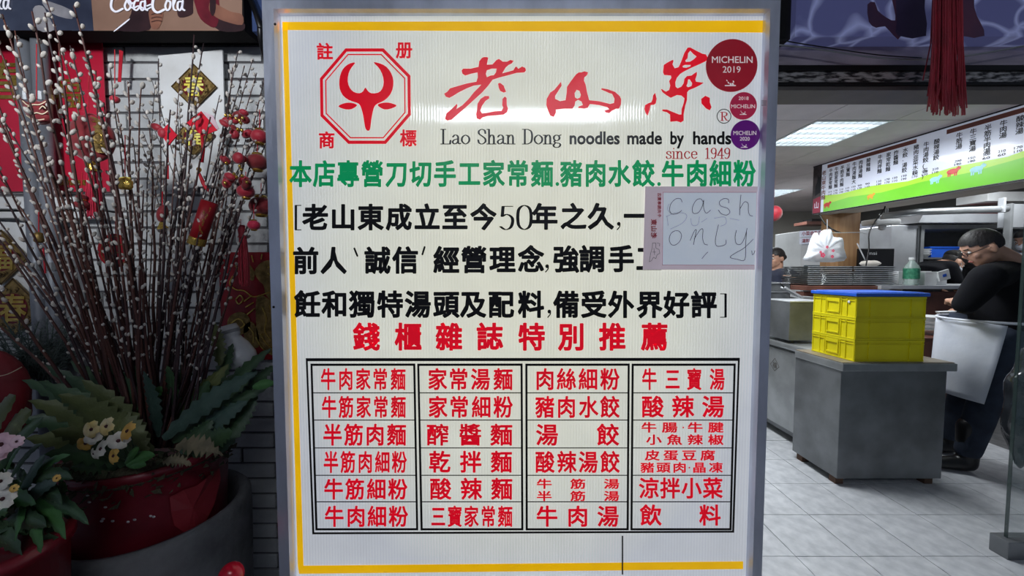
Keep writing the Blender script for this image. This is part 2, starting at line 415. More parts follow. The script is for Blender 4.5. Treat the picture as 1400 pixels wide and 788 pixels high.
# wall over the header so that the street front is closed
struct(MB().box(-2.6, 3.4, 1.50, 1.62, 2.36, 3.12).build('trim_7', M('wall_grey')))
struct(MB().box(3.2, 3.4, 1.30, 1.62, 0, 2.36).build('trim_8', M('wall_grey')))
# arcade ceiling and its back, both outside the frame
mat('arcade_plaster', (120, 118, 115), 0.85, var=0.1)
struct(MB().box(-3.4, 3.6, -3.2, 1.62, 3.12, 3.2).build('trim_9', M('arcade_plaster')))
# fluorescent twin tube lamp on the arcade ceiling (mirrored as the double streak on the sign)
mat('tube_glow', (235, 242, 255), 0.5, var=0, emit=TUBE_E)
fx = thing('fluorescent_fixture', 'twin tube fluorescent lamp on the arcade ceiling behind the viewer', 'lamp', (0.15, -1.57, 2.84))
MB().box(-.87, 1.17, -1.68, -1.46, 2.875, 2.93).build('housing', M('white_plastic'), fx)
for xx in (-.7, 1.0): MB().tube([(xx, -1.57, 2.93), (xx, -1.57, 3.12)], .01, 8).build('hanger', M('white_plastic'), fx)
for yy in (-1.65, -1.49): MB().tube([(-.85, yy, 2.85), (1.15, yy, 2.85)], .014, 10).build('tube', M('tube_glow'), fx)
# ------------------------------------------------------------------ the lit sign: everything lies on the plane y = SY
SY = 1.05
def S(px, py, lift=0.0): 
    return P(px, py, SY - lift)
sign = thing('lightbox_sign', 'large backlit white menu sign in an aluminium frame, red and green lettering', 'sign', (0.02, SY + .1, 0.42))
def panel_mat():
    m = bpy.data.materials.new('sign_face'); m.use_nodes = True; N = m.node_tree.nodes; L = m.node_tree.links; b = N['Principled BSDF']
    tc = N.new('ShaderNodeTexCoord'); sx = N.new('ShaderNodeSeparateXYZ'); L.new(tc.outputs['Object'], sx.inputs[0])
    wv = N.new('ShaderNodeTexWave'); wv.wave_type = 'BANDS'; wv.bands_direction = 'X'; wv.inputs['Scale'].default_value = 38; wv.inputs['Distortion'].default_value = 0
    L.new(tc.outputs['Object'], wv.inputs[0])
    bp = N.new('ShaderNodeBump'); bp.inputs['Strength'].default_value = .06; bp.inputs['Distance'].default_value = .002; L.new(wv.outputs[1], bp.inputs['Height']); L.new(bp.outputs[0], b.inputs['Normal'])
    # tube glow painted into the emission: brighter in the middle, warm; cooler and dimmer towards the frame
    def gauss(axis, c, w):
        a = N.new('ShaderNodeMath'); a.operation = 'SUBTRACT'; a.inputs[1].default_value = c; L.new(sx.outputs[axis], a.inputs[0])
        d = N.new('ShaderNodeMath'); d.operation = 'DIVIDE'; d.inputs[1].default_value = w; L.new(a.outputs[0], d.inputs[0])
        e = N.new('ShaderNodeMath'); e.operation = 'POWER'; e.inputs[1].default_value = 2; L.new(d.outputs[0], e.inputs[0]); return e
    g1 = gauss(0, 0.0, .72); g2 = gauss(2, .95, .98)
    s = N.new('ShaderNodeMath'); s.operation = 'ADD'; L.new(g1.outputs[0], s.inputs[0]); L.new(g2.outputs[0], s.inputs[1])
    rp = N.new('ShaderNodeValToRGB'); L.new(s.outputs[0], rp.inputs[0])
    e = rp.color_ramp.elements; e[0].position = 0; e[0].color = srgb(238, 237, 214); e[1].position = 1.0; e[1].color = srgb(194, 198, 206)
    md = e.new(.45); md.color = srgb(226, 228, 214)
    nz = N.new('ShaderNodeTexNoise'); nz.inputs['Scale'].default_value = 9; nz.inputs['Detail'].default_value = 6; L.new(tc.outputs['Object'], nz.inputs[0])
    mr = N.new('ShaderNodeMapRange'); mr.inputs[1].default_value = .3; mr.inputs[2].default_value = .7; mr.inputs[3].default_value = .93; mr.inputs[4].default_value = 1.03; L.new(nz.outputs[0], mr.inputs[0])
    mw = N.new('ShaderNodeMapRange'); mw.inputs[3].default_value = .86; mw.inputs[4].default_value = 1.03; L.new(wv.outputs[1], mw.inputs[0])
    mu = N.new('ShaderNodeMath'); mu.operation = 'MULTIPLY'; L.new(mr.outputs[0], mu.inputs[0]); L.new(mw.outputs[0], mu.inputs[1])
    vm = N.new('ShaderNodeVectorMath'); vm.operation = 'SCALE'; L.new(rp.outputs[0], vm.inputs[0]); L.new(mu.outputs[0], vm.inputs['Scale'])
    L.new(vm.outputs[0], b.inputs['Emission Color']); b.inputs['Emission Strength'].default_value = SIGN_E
    b.inputs['Base Color'].default_value = srgb(205, 208, 206); b.inputs['Roughness'].default_value = .07
    return m
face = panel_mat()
film = dict(rough=.3, var=.05, scale=10)
mat('film_red', (206, 6, 32), emit=.72, **film)
mat('film_darkred', (170, 24, 44), emit=.42, **film)
mat('film_green', (0, 128, 76), emit=.80, **film)
mat('film_black', (16, 14, 16), emit=.1, **film)
mat('film_yellow', (236, 182, 8), emit=.62, **film)
mat('sticker_red', (158, 16, 38), rough=.4, emit=.30, var=.12, scale=6)
mat('sticker_rose', (172, 30, 70), rough=.4, emit=.35, var=.08, scale=6)
mat('sticker_purple', (96, 20, 120), rough=.3, emit=.32, var=.15, scale=8)
mat('sticker_white', (225, 215, 215), rough=.5, emit=.4, var=.02)
TL, TR, BR, BL = S(378, 22), S(1047, 21), S(1017, 786), S(405, 792)
zt = S(700, 22).z; zb = S(700, 788.5).z; xl_ = S(391.3, 300).x; xr_ = S(1034.5, 300).x
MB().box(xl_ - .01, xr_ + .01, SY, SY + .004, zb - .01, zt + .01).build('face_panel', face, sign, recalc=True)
# frame: four mitred aluminium rails with an inner lip, plus the box body
xo0, xo1, zo1, zo0 = S(371, 200).x, S(1053, 200).x, S(700, 8.5).z, zb - .035
xi0, xi1 = xl_, xr_
def rail(a, b, c, d):      # outer a,b ; inner c,d corners (x,z)
    m = MB(); prof = [(0, .0), (0, -.022), (.05, -.025), (.90, -.025), (1, -.012), (1, .0)]
    V = []
    for t, y in prof:
        p = (a[0] + (d[0] - a[0]) * t, SY + y, a[1] + (d[1] - a[1]) * t); q = (b[0] + (c[0] - b[0]) * t, SY + y, b[1] + (c[1] - b[1]) * t); V += [p, q]
    k = len(prof); m.add(V, [(2 * i, 2 * i + 1, 2 * i + 3, 2 * i + 2) for i in range(k - 1)] + [tuple(2 * i for i in range(k)), tuple(2 * i + 1 for i in range(k - 1, -1, -1))])
    return m
O = [(xo0, zo1), (xo1, zo1), (xo1, zo0), (xo0, zo0)]; I = [(xi0, zt), (xi1, zt), (xi1, zb), (xi0, zb)]
for k in range(4):
    rail(O[k], O[(k + 1) % 4], I[(k + 1) % 4], I[k]).build('frame_rail', M('alu'), sign)
MB().box(xo0 + .003, xo1 - .003, SY + .005, SY + .19, zo0 + .003, zo1 - .003).build('box_body', M('alu'), sign)
for px, py in ((376, 33), (374, 420)): MB().ell(S(px, py, .026), (.0035, .002, .0035), 8, 5).build('rivet', M('black_metal'), sign)
MB().add([S(850, 733, .0008), S(852, 733, .0008), S(852, 786, .0008), S(850, 786, .0008)], [(0, 1, 2, 3)]).build('seam', M('film_black'), sign)
# yellow border
yb = MB()
def quad(mb, a, b, c, d, lift=.0005, mi=0): mb.add([S(*a, lift), S(*b, lift), S(*c, lift), S(*d, lift)], [(0, 1, 2, 3)], mi)
quad(yb, (386, 30), (1046, 28), (1046, 44.5), (386, 41)); quad(yb, (386, 30), (393, 30), (415, 774), (407, 774)); quad(yb, (407, 774), (1016, 768), (1016, 778.5), (409, 785))
yb.build('yellow_border', M('film_yellow'), sign)
# emblem in the octagon
E1 = lambda pts: [(400 + a / 3.94, 40 + b / 3.94) for a, b in pts]
em = MB()
oo = [(285, 103), (490, 103), (635, 250), (637, 462), (503, 618), (300, 618), (150, 468), (147, 265)]
cx_, cy_ = 392, 360
inn = lambda k: [(cx_ + (a - cx_) * k, cy_ + (b - cy_) * k) for a, b in oo]
fill(em, S, [E1(oo), E1(inn(.932))]); fill(em, S, [E1(inn(.884)), E1(inn(.858))])
bull = [(338, 180), (310, 184), (282, 202), (262, 232), (252, 275), (254, 320), (270, 355), (300, 380), (335, 393), (357, 402), (370, 425), (381, 470), (390, 525), (398, 543), (410, 547), (418, 535), (424, 490), (432, 445), (442, 415), (460, 400), (492, 385), (520, 360), (538, 325), (543, 280), (532, 238), (505, 202), (470, 184), (436, 178), (462, 205), (482, 240), (491, 285), (482, 322), (460, 342), (425, 345), (405, 332), (392, 314), (380, 334), (360, 345), (330, 338), (308, 315), (297, 280), (302, 238), (318, 206)]
fill(em, S, [E1(bull)], smooth=2)
for ear in ([(247, 415), (282, 398), (320, 397), (347, 410), (318, 430), (282, 431)], [(458, 408), (490, 396), (525, 397), (560, 412), (522, 430), (488, 430)]): fill(em, S, [E1(ear)], smooth=4)
em.build('bull_emblem', M('film_red'), sign)
# calligraphy heading
C1 = lambda pts: [(600 + a / 5.254, 60 + b / 5.254) for a, b in pts]
C2 = lambda pts: [(860 + a / 6.565, 50 + b / 6.565) for a, b in pts]
k1 = MB()
fill(k1, S, [C1([(345,95),(355,100),(350,120),(345,150),(385,148),(415,115),(432,108),(460,128),(490,128),(515,115),(537,122),(525,140),(500,152),(480,170),(465,195),(455,212),(500,200),(535,190),(550,165),(560,165),(570,180),(597,163),(620,172),(626,190),(615,205),(560,208),(500,225),(440,240),(385,258),(355,300),(310,350),(255,400),(195,455),(130,510),(90,545),(60,550),(45,540),(55,500),(90,470),(130,430),(133,445),(125,470),(170,440),(215,395),(250,350),(290,310),(305,293),(250,300),(200,320),(140,350),(100,375),(75,388),(50,380),(38,358),(60,345),(80,320),(130,305),(200,285),(270,272),(280,240),(278,205),(230,215),(190,228),(170,215),(163,192),(175,178),(230,178),(285,165),(290,125),(310,100),(325,95)]),
    C1([(345,190),(380,178),(415,178),(410,205),(395,225),(370,228),(345,240),(337,215)])])
fill(k1, S, [C1([(425,285),(440,280),(465,300),(483,345),(465,350),(440,338),(430,315)])])
fill(k1, S, [C1([(360,375),(362,392),(335,410),(310,445),(297,480),(310,500),(350,495),(400,485),(450,482),(462,460),(455,440),(457,395),(475,378),(487,390),(488,440),(497,465),(490,490),(465,508),(410,513),(350,518),(315,528),(295,545),(272,535),(268,505),(275,470),(278,430),(300,395),(330,375)])])
k1.build('brush_lettering', M('film_red'), sign)
k2 = MB()
fill(k2, S, [C1([(1045,197),(1072,205),(1065,225),(1045,240),(1042,265),(1055,295),(1065,350),(1080,405),(1150,412),(1230,432),(1258,425),(1262,395),(1245,360),(1220,352),(1190,338),(1165,328),(1170,318),(1220,328),(1265,345),(1300,375),(1310,400),(1308,435),(1295,465),(1275,465),(1245,480),(1225,498),(1200,493),(1188,480),(1225,470),(1210,455),(1150,440),(1085,432),(1070,458),(1045,465),(1000,460),(1005,450),(1035,440),(1025,415),(1000,402),(980,415),(975,445),(960,465),(900,465),(840,472),(840,495),(825,525),(800,515),(785,480),(772,440),(775,395),(800,350),(830,330),(855,300),(878,272),(882,300),(860,335),(835,375),(835,395),(870,412),(910,405),(918,350),(920,310),(950,265),(985,220),(1005,205),(1025,205)]),
    C1([(990,330),(1010,338),(1020,365),(1015,385),(995,395),(978,385),(975,355)])])
k2.build('brush_lettering', M('film_red'), sign)
k3 = MB()
fill(k3, S, [C2([(525,100),(550,98),(600,125),(660,155),(690,160),(712,200),(690,220),(640,245),(560,280),(500,310),(460,335),(430,370),(415,410),(418,450),(435,465),(470,450),(490,420),(497,380),(520,355),(560,350),(595,325),(610,318),(608,345),(595,385),(600,405),(670,415),(640,435),(590,460),(540,480),(522,500),(520,570),(505,620),(490,700),(490,755),(465,772),(430,760),(370,765),(368,700),(340,680),(300,670),(298,655),(340,655),(400,680),(450,700),(470,700),(472,650),(490,600),(498,555),(470,530),(430,525),(375,550),(340,530),(300,500),(285,470),(300,475),(330,495),(360,480),(370,440),(360,400),(380,370),(375,350),(315,345),(305,320),(312,255),(350,230),(390,210),(400,215),(390,250),(410,285),(445,275),(470,220),(495,150)]),
    C2([(550,127),(575,155),(607,180),(580,205),(550,225),(510,228),(505,215),(525,195),(530,150)]), C2([(480,265),(500,255),(555,255),(550,268),(515,280),(485,278)]), C2([(530,385),(545,385),(567,420),(560,445),(530,455),(515,445),(525,420)])])
fill(k3, S, [C2([(235,505),(248,560),(240,600),(225,612),(195,615),(185,660),(167,710),(150,690),(138,650),(145,615),(175,598),(200,590),(212,560),(215,530)])])
fill(k3, S, [C2([(685,532),(725,550),(725,590),(740,635),(725,662),(690,645),(650,600),(648,560)])])
k3.build('brush_lettering', M('film_red'), sign)
# small corner characters
m = MB()
for ch, x, y in (('註', 443.7, 70.5), ('册', 552.3, 68.4), ('商', 446.4, 191.8), ('標', 557.9, 189)): put_char(m, S, ch, x, y, 23, 24, .030)
m.build('corner_characters', M('film_red'), sign)
m = MB(); put_serif(m, S, 'Lao Shan Dong', 602, 768, 197, 20, .125, .06); m.build('serif_lettering', M('film_black'), sign)
m = MB()
for w, a, b in (('noodles', 778.7, 847.3), ('made', 857.6, 905), ('by', 916.5, 935), ('hands', 947.5, 999.8)): put_string(m, S, w, a, b, 196.9, 17.0, .030)
m.build('bold_lettering', M('film_black'), sign)
m = MB(); put_serif(m, S, 'since', 910, 954, 217, 16, .10, .06); put_serif(m, S, '1949', 963, 999, 217, 14.5, .11, .06)
put_serif(m, S, 'R', 984.5, 996, 165, 11.5, .11, .07); m.build('red_serif_lettering', M('film_darkred'), sign)
m = MB(); cpt = [(989.8 + 9.4 * math.cos(2 * PI * k / 32), 159 + 9.6 * math.sin(2 * PI * k / 32)) for k in range(32)]; nib(m, S, cpt, 1.1, 1.1, closed=True); m.build('registered_ring', M('film_black'), sign)
def line(chars, y0, y1, w, h, off, matn, xs, name):
    m = MB(); n = len(chars)
    x_a, x_b = xs[0], xs[-1]
    for ch, x in zip(chars, xs):
        y = y0 + (y1 - y0) * (x - x_a) / (x_b - x_a)
        put_char(m, S, ch, x, y, w, h, off)
    return m
m = line('本店專營刀切手工家常麵豬肉水餃牛肉細粉', 238, 237.5, 31, 37.5, .033, 0, [410.5, 443, 475.7, 508.7, 542, 575, 608, 641.4, 674.4, 707.4, 741, 781, 814, 846.5, 879.5, 919.4, 952.4, 985, 1017.6], '')
for x in (762, 901): nib(m, S, [(x, 251.5), (x, 252)], 5, 5)
m.build('green_lettering', M('film_green'), sign)
def bracket(m, x, y0, y1, d, w=3.3):
    nib(m, S, [(x, y0), (x, y1)], w, 1); nib(m, S, [(x, y0), (x + d, y0)], 1.2, 1.2); nib(m, S, [(x, y1), (x + d, y1)], 1.2, 1.2)
def comma(m, x, y):
    nib(m, S, [(x, y), (x, y + .5)], 5, 5); nib(m, S, [(x + 1.5, y + 1), (x + 1.2, y + 4), (x - 2, y + 8)], 1.6, 1.6, smooth=3)
OB = .037
m = line('老山東成立至今', 297.5, 297, 36, 37, OB, 0, [430.8, 468.8, 506.4, 545, 583.6, 621.6, 660.5], '')
bracket(m, 404.5, 281, 314.5, 7); put_serif(m, S, '50', 681, 729, 314, 33, .105, .035)
line_ = line('年之久一', 296.5, 296, 36, 37, OB, 0, [744.3, 783.6, 821, 870], ''); m.add(line_.v, line_.f); comma(m, 846, 306)
m.build('black_lettering', M('film_black'), sign)
m = line('前人誠信經營理念強調手工', 357, 354, 36, 38, OB, 0, [417.6, 455.6, 515.8, 553.9, 610, 647.8, 686.6, 725.7, 773.5, 809, 848.8, 887], '')
nib(m, S, [(484.5, 340), (488.5, 350)], 2.6, 2.6); nib(m, S, [(580.5, 338), (577.5, 348)], 2.6, 2.6); comma(m, 748, 364)
m.build('black_lettering', M('film_black'), sign)
m = line('飪和獨特湯頭及配料備受外界好評', 416.3, 417, 36, 38, OB, 0, [419.8, 457.4, 494.7, 533, 570.9, 609.7, 646.5, 684.6, 725.7, 774, 811.5, 848.8, 887.7, 924.5, 961.8], '')
comma(m, 751, 426); bracket(m, 992, 402, 434, -7)
m.build('black_lettering', M('film_black'), sign)
m = line('錢櫃雜誌特別推薦', 461, 461, 37, 39, .035, 0, [500.6, 557.7, 613.5, 669.3, 726.5, 781, 836.9, 894.5], '')
m.build('heavy_red_lettering', M('film_red'), sign)
# the dish table: rules
m = MB()
def ring(a, b, c, d, t, tt=None):     # TL TR BR BL, thickness (px), top thickness
    tt = tt or t
    fill(m, S, [[a, b, c, d], [(a[0] + t, a[1] + tt), (b[0] - t, b[1] + tt), (c[0] - t, c[1] - t), (d[0] + t, d[1] - t)]])
ring((418, 490), (1011.5, 489.5), (1003.7, 728.7), (427, 731), 2.7, 4.2)
ys = [497.3, 537.4, 574.7, 612.8, 650.2, 686.5]
for (tl, tr, bl, br) in ((424.4, 567.8, 431.2, 571.8), (570.4, 714.5, 575.0, 715.6), (718.2, 861.0, 718.7, 859.6), (863.6, 1005.9, 861.9, 1000.2)):
    ring((tl, 497.5), (tr, 497.3), (br, 725.5), (bl, 725.6), 2.9, 3.1)
    for y in ys[1:]:
        t = (y - 497.3) / 228; a = tl + (bl - tl) * t; b = tr + (br - tr) * t; quad(m, (a, y - .65), (b, y - .65), (b, y + .65), (a, y + .65))
m.build('table_rules', M('film_black'), sign)
T_ = [  # characters, xs, y, em w, em h
 ('牛肉家常麵', [448.5, 472.6, 496.2, 519.6, 544.2], 519, 21, 31), ('家常湯麵', [597.8, 626.7, 656.6, 687.6], 519, 27, 31), ('肉絲細粉', [744.8, 774.2, 803.9, 833.6], 519, 27, 31), ('牛三寶湯', [887.7, 919.4, 949, 980.3], 519, 21, 31),
 ('牛筋家常麵', [449.8, 473, 496.8, 520.4, 544.5], 557, 21, 31), ('家常細粉', [598.3, 627.5, 657.9, 687.6], 557, 27, 31), ('豬肉水餃', [744.8, 774.2, 804.4, 833.6], 557, 27, 31), ('酸辣湯', [892, 933.4, 974.7], 556.5, 31, 31),
 ('半筋肉麵', [454.4, 483.3, 512.5, 542], 595, 27, 31), ('醡醬麵', [597.9, 642.7, 685.3], 595, 31, 31), ('湯餃', [747.6, 831], 595, 31, 31),
 ('牛腸·牛腱', [887, 915.4, 934.2, 950.2, 978.5], 584.8, 21.5, 15), ('小魚辣椒', [893.7, 922, 950.2, 978.5], 601.6, 21.5, 15),
 ('半筋肉細粉', [452.3, 475.5, 499.2, 522.7, 545.8], 632.4, 21, 31), ('乾拌麵', [600.8, 643.3, 685.3], 632, 30, 31), ('酸辣湯餃', [744.7, 774.5, 804, 833.8], 632.3, 27, 31),
 ('皮蛋豆腐', [891.7, 916.9, 942, 967.5], 623, 21, 15), ('豬頭肉·晶凍', [885, 906.8, 929, 942.4, 956, 978.5], 639.7, 19.5, 15),
 ('牛筋細粉', [455.8, 485, 514.5, 543.5], 669.4, 27, 30), ('酸辣麵', [602, 643.9, 685.8], 669, 30, 31), ('牛筋湯', [743.9, 790, 835.9], 662, 21.5, 14.5), ('半筋湯', [743.9, 790, 835.9], 678.7, 21.5, 14.5), ('涼拌小菜', [887, 916, 945.2, 974.2], 668, 28, 30),
 ('牛肉細粉', [456.7, 486.5, 515.4, 544.4], 706.7, 27, 30), ('三寶家常麵', [599, 621.6, 644.2, 667.3, 690.5], 706.7, 20.5, 30), ('牛肉湯', [747.6, 789.6, 831], 706.5, 30, 30), ('飲料', [889.4, 970.4], 705, 30, 30)]
for chars, xs, y, w, h in T_:
    m = MB()
    for ch, x in zip(chars, xs):
        if ch == '·': nib(m, S, [(x, y), (x, y + .2)], 2.2, 2.2)
        else: put_char(m, S, ch, x, y, w, h, .025 if h > 20 else .028)
    m.build('dish_name', M('film_red'), sign)
# round award stickers on the sign
def sticker(px, py, r, matn, label, texts, mark):
    c = S(px, py, .002); t = thing('round_sticker', label, 'sticker', tuple(c), 'round award stickers on the sign')
    k = r / 508 * 1.05 * 1.02
    MB().lathe([(0.0001, .0012), (k * .99, .0012), (k, .0006), (k, -.0015), (0.0001, -.0015)], 48, c, up=(0, -1, 0)).build('disc', M(matn), t)
    F = lambda a, b, l: S(a, b, .003 + l)
    m = MB()
    for st, x0, x1, base, h, off in texts: put_string(m, F, st, x0, x1, base, h, off)
    m.build('lettering', M('sticker_white'), t)
    m = MB(); mx, my, mk = mark      # small winding running figure mark, simplified, with its underline wordmark
    for (a, b, w) in ((-5, -5, 1.2), (-3, -2, 1.6), (0, 0, 2.2), (3, 0, 2.6), (4, -3.5, 1.6)): nib(m, F, [(mx + a * mk, my + b * mk), (mx + (a + .6) * mk, my + (b + 1.2) * mk)], w * mk, w * mk)
    nib(m, F, [(mx - 7 * mk, my + 2.6 * mk), (mx + 7 * mk, my + 2.6 * mk)], 1.4 * mk, 1.6 * mk)
    m.build('emblem', M('sticker_white'), t)
sticker(1000.4, 89.6, 33.4, 'sticker_red', 'largest round dark red award sticker at the top right of the lit sign', [('MICHELIN', 973.3, 1029, 86, 9, .010), ('2019', 988, 1012.5, 99.3, 8.8, .004)], (998.5, 114.5, 1.0))
sticker(1016.3, 144.8, 17.5, 'sticker_rose', 'small rose red round sticker between the large red one and the purple one', [('MICHELIN', 999.5, 1032.3, 148, 5.2, .010), ('2018', 1009.8, 1023.5, 136.7, 4.6, .01)], (1016, 155, .62))
sticker(1019, 184.5, 19, 'sticker_purple', 'purple round sticker lowest of the three on the sign', [('MICHELIN', 1002.6, 1034, 184.6, 5.6, .01), ('2020', 1011.5, 1025, 192.3, 5, .01)], (1017.5, 200, .62))
# handwritten paper taped on the sign
mat('paper_lilac', (206, 192, 202), rough=.6, emit=.32, var=.05, scale=5, bump=.15, bscale=12)  # emission stands in for sign light coming through the sheet
mat('paper_blue', (205, 215, 228), rough=.35, rgb2=(214, 222, 232), scale=7, coat=.2, emit=.36)  # same put-in backlight for the writing field
mat('pen_ink', (52, 46, 62), rough=.5, var=.1); mat('faint_ink', (160, 165, 180), rough=.5); mat('print_red', (196, 30, 60), rough=.5); mat('tape', (190, 192, 196), rough=.3, alpha=.55)
paper = thing('paper_notice', 'lilac paper with handwritten words taped over the right side of the sign', 'notice', tuple(S(957, 369, .003)))
mp_ = MB(); n = 10; L0 = .004
G = [[S(882.4 + (1036 - 882.4) * i / n + (-3.2 if 1 else 0) * j / n * (1 - i / n) - 4.3 * j / n * (i / n), 255 + 114 * j / n, L0 + .0015 * math.sin(i * .9 + j)) for i in range(n + 1)] for j in range(n + 1)]
mp_.add([p for r_ in G for p in r_], [(j * (n + 1) + i, j * (n + 1) + i + 1, (j + 1) * (n + 1) + i + 1, (j + 1) * (n + 1) + i) for i in range(n) for j in range(n)])
mp_.add([p + Vector((0, .002, 0)) for r_ in G for p in r_], [(j * (n + 1) + i, (j + 1) * (n + 1) + i, (j + 1) * (n + 1) + i + 1, j * (n + 1) + i + 1) for i in range(n) for j in range(n)])
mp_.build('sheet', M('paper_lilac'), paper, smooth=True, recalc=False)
PL = .0065
FP = lambda a, b, l=0: S(a, b, PL)
FQ = lambda a, b, l=0: S(a, b, PL + .0008 + l)
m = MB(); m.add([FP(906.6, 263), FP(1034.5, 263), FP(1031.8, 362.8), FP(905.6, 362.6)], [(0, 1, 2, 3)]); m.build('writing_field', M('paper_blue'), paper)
m = MB(); nib(m, FQ, [(1034, 263), (906.6, 263), (905.6, 362.6), (1031, 362.8)], .5, .5); 
K3 = lambda pts: [(870 + a / 5.628, 240 + b / 5.628) for a, b in pts]
m.build('field_outline', M('print_red'), paper)
m = MB()
for st in ([(352,205),(340,180),(305,180),(268,215),(256,265),(275,297),(318,292),(348,270)], [(515,205),(495,180),(460,192),(432,245),(438,290),(478,285),(508,235),(518,190),(518,250),(538,290),(570,268)],
           [(710,212),(708,185),(675,178),(640,202),(650,235),(700,252),(720,282),(695,305),(655,295),(630,265)], [(805,150),(800,200),(795,305)], [(795,262),(830,205),(860,215),(862,268),(872,305),(895,312)],
           [(300,425),(268,445),(253,490),(268,530),(300,535),(335,505),(348,460),(330,430),(305,425)], [(415,500),(445,430),(462,420),(452,470),(440,532)], [(445,490),(488,422),(512,415),(510,480),(522,525),(548,535)],
           [(632,380),(618,440),(608,505),(618,542),(655,543),(688,528),(690,497)], [(770,422),(760,475),(770,525),(805,528),(835,475),(852,408)], [(848,430),(842,520),(835,648),(775,645),(722,630),(762,598),(830,558),(900,490)], [(888,580),(893,610),(905,600),(912,580)], [(550,590),(530,610),(505,640)]):
    nib(m, FQ, K3(st), .75, .75, smooth=4, n=6)
m.build('handwriting', M('pen_ink'), paper)
m = MB()
for st in ([(235,310),(245,385)], [(230,318),(300,288),(370,292),(388,320),(350,370),(262,412)], [(420,330),(425,375),(450,388),(478,370),(485,318)], [(500,360),(545,330)], [(600,330),(680,320),(690,370),(650,390)], [(720,330),(790,345)], [(250,220),(240,260),(262,290)]):
    nib(m, FQ, K3(st), .45, .45, smooth=3, n=6)
m.build('faint_handwriting', M('faint_ink'), paper)
m = MB()   # printed red characters, turned a quarter
def put_rot(m, ch, cx, cy, s, off): 
    v, f, bb = glyph(ch, off); m.add([S(cx + (q[1] - .37) * s, cy - (q[0] - .49) * s, PL + .0008 + (q[2] if len(q) > 2 else 0)) for q in v], f)
for i, ch in enumerate('老山東'): put_rot(m, ch, 894, 322 - i * 9, 8.4, .03)
for i, ch in enumerate('牛肉麵專賣店'): put_rot(m, ch, 901.5, 294.5 - i * 5.6, 5.4, .02)
m.build('printed_lettering', M('print_red'), paper)
m = MB()
for st in ([(100,665),(110,600),(122,560),(125,520),(150,520),(150,560),(175,570),(180,600),(160,610),(150,640),(130,630),(118,655),(100,665)], [(160,520),(180,525),(178,545)], [(125,590),(150,590)], [(135,560),(140,610)]): nib(m, FQ, K3(st), .5, .5, n=6)
m.build('cow_sketch', M('pen_ink'), paper)
for (x, y) in ((1046, 110 + 35),): pass
m = MB(); m.add([S(1041, 137, .028), S(1048, 137, .028), S(1048, 145, .028), S(1041, 145, .028)], [(0, 1, 2, 3)]); m.build('tape_patch', M('tape'), sign)
# ------------------------------------------------------------------ left: advertising board over the beam, printed flat pictures
def flatframe(Y):
    return lambda px, py, lift=0.0: P(px, py, Y - lift)
def patch(mb, F, pts, lift=.0006, mi=0, smooth=0):
    if smooth: pts = [(p.x, p.y) for p in catmull([(a, b, 0) for a, b in pts], smooth, True)]
    fill(mb, F, [pts], lift, mi)
BY = 1.36
mat('ad_navy', (40, 44, 60), rough=.3, rgb2=(60, 66, 84), scale=6, coat=.3, emit=.10)
mat('ad_tan', (118, 90, 76), rough=.4, rgb2=(142, 112, 96), scale=4, emit=.08)
mat('ad_skin', (104, 68, 56), rough=.4, rgb2=(140, 94, 76), scale=8, emit=.06)
mat('ad_dark', (36, 26, 30), rough=.3, rgb2=(58, 38, 42), scale=8, emit=.05)
mat('ad_grey', (96, 96, 104), rough=.3, rgb2=(140, 138, 142), scale=10, emit=.12)
mat('ad_white', (225, 225, 235), rough=.4, var=.03, emit=.2)
mat('ad_blue', (44, 58, 96), rough=.3, rgb2=(66, 84, 124), scale=5, emit=.15)
mat('ad_maroon', (84, 26, 36), rough=.3, rgb2=(110, 34, 46), scale=12, emit=.08)
FB = flatframe(BY)
board = thing('advertising_board', 'lit drink advertisement over the beam at top left, hands with a bottle', 'advertisement', tuple(FB(160, 42)))
a = FB(-140, 42); b = FB(331, -60)
MB().box(a.x, b.x, BY, BY + .07, a.z, b.z).build('backing', mat('matt_black', (16, 12, 14), rough=.85, spec=.2), board)
m = MB(); patch(m, FB, [(-139, -60), (330.5, -60), (330.5, 41.5), (-139, 41.5)], .0002); m.build('print', M('ad_navy'), board)
layers = [('ad_grey', [(58, 0), (98, 14), (98, 26), (70, 18)], 1), ('ad_grey', [(45, 12), (58, 8), (66, 22), (74, 41), (52, 41)], 2), ('ad_tan', [(115, -60), (331, -60), (331, 42), (106, 42), (116, 20)], 1), ('ad_navy', [(106, -60), (120, -60), (128, 42), (98, 42)], 2),
          ('ad_dark', [(158, 41), (176, 26), (182, 0), (182, -40), (204, -40), (206, 14), (204, 41)], 3), ('ad_white', [(156.5, 41.5), (175, 26.5), (176, 28), (158.5, 41.8)], 4),
          ('ad_maroon', [(178, -40), (206, -40), (206, 6), (178, 8)], 4),
          ('ad_skin', [(204, 14), (218, 13), (223, 18), (222, 25), (220, 32), (216, 39), (208, 39), (205, 30)], 5),
          ('ad_dark', [(244, -10), (262, -20), (264, 10), (262, 20), (246, 24), (242, 14)], 3), ('ad_maroon', [(262, -30), (292, -30), (300, 10), (296, 36), (284, 34), (270, 18)], 4),
          ('ad_dark', [(290, 26), (331, 30), (331, 42), (300, 42)], 3), ('ad_skin', [(288, 2), (300, 8), (316, 16), (331, 20), (331, 34), (310, 30), (296, 24), (286, 14)], 5), ('ad_dark', [(288, -10), (294, -10), (295, 12), (291, 22), (287, 14)], 6)]
for k, (mn, pts, l) in enumerate(layers):
    m = MB(); patch(m, FB, pts, .0004 * l, smooth=0 if mn in ('ad_navy', 'ad_tan') else 3); m.build('printed_shape', M(mn), board)
m = MB()
for yk in (19, 24, 29): nib(m, lambda x, y, l: FB(x, y, .0030), [(207, yk + 1), (214, yk - 1), (221, yk)], .9, .9, smooth=3)
m.build('finger_lines', M('ad_dark'), board)
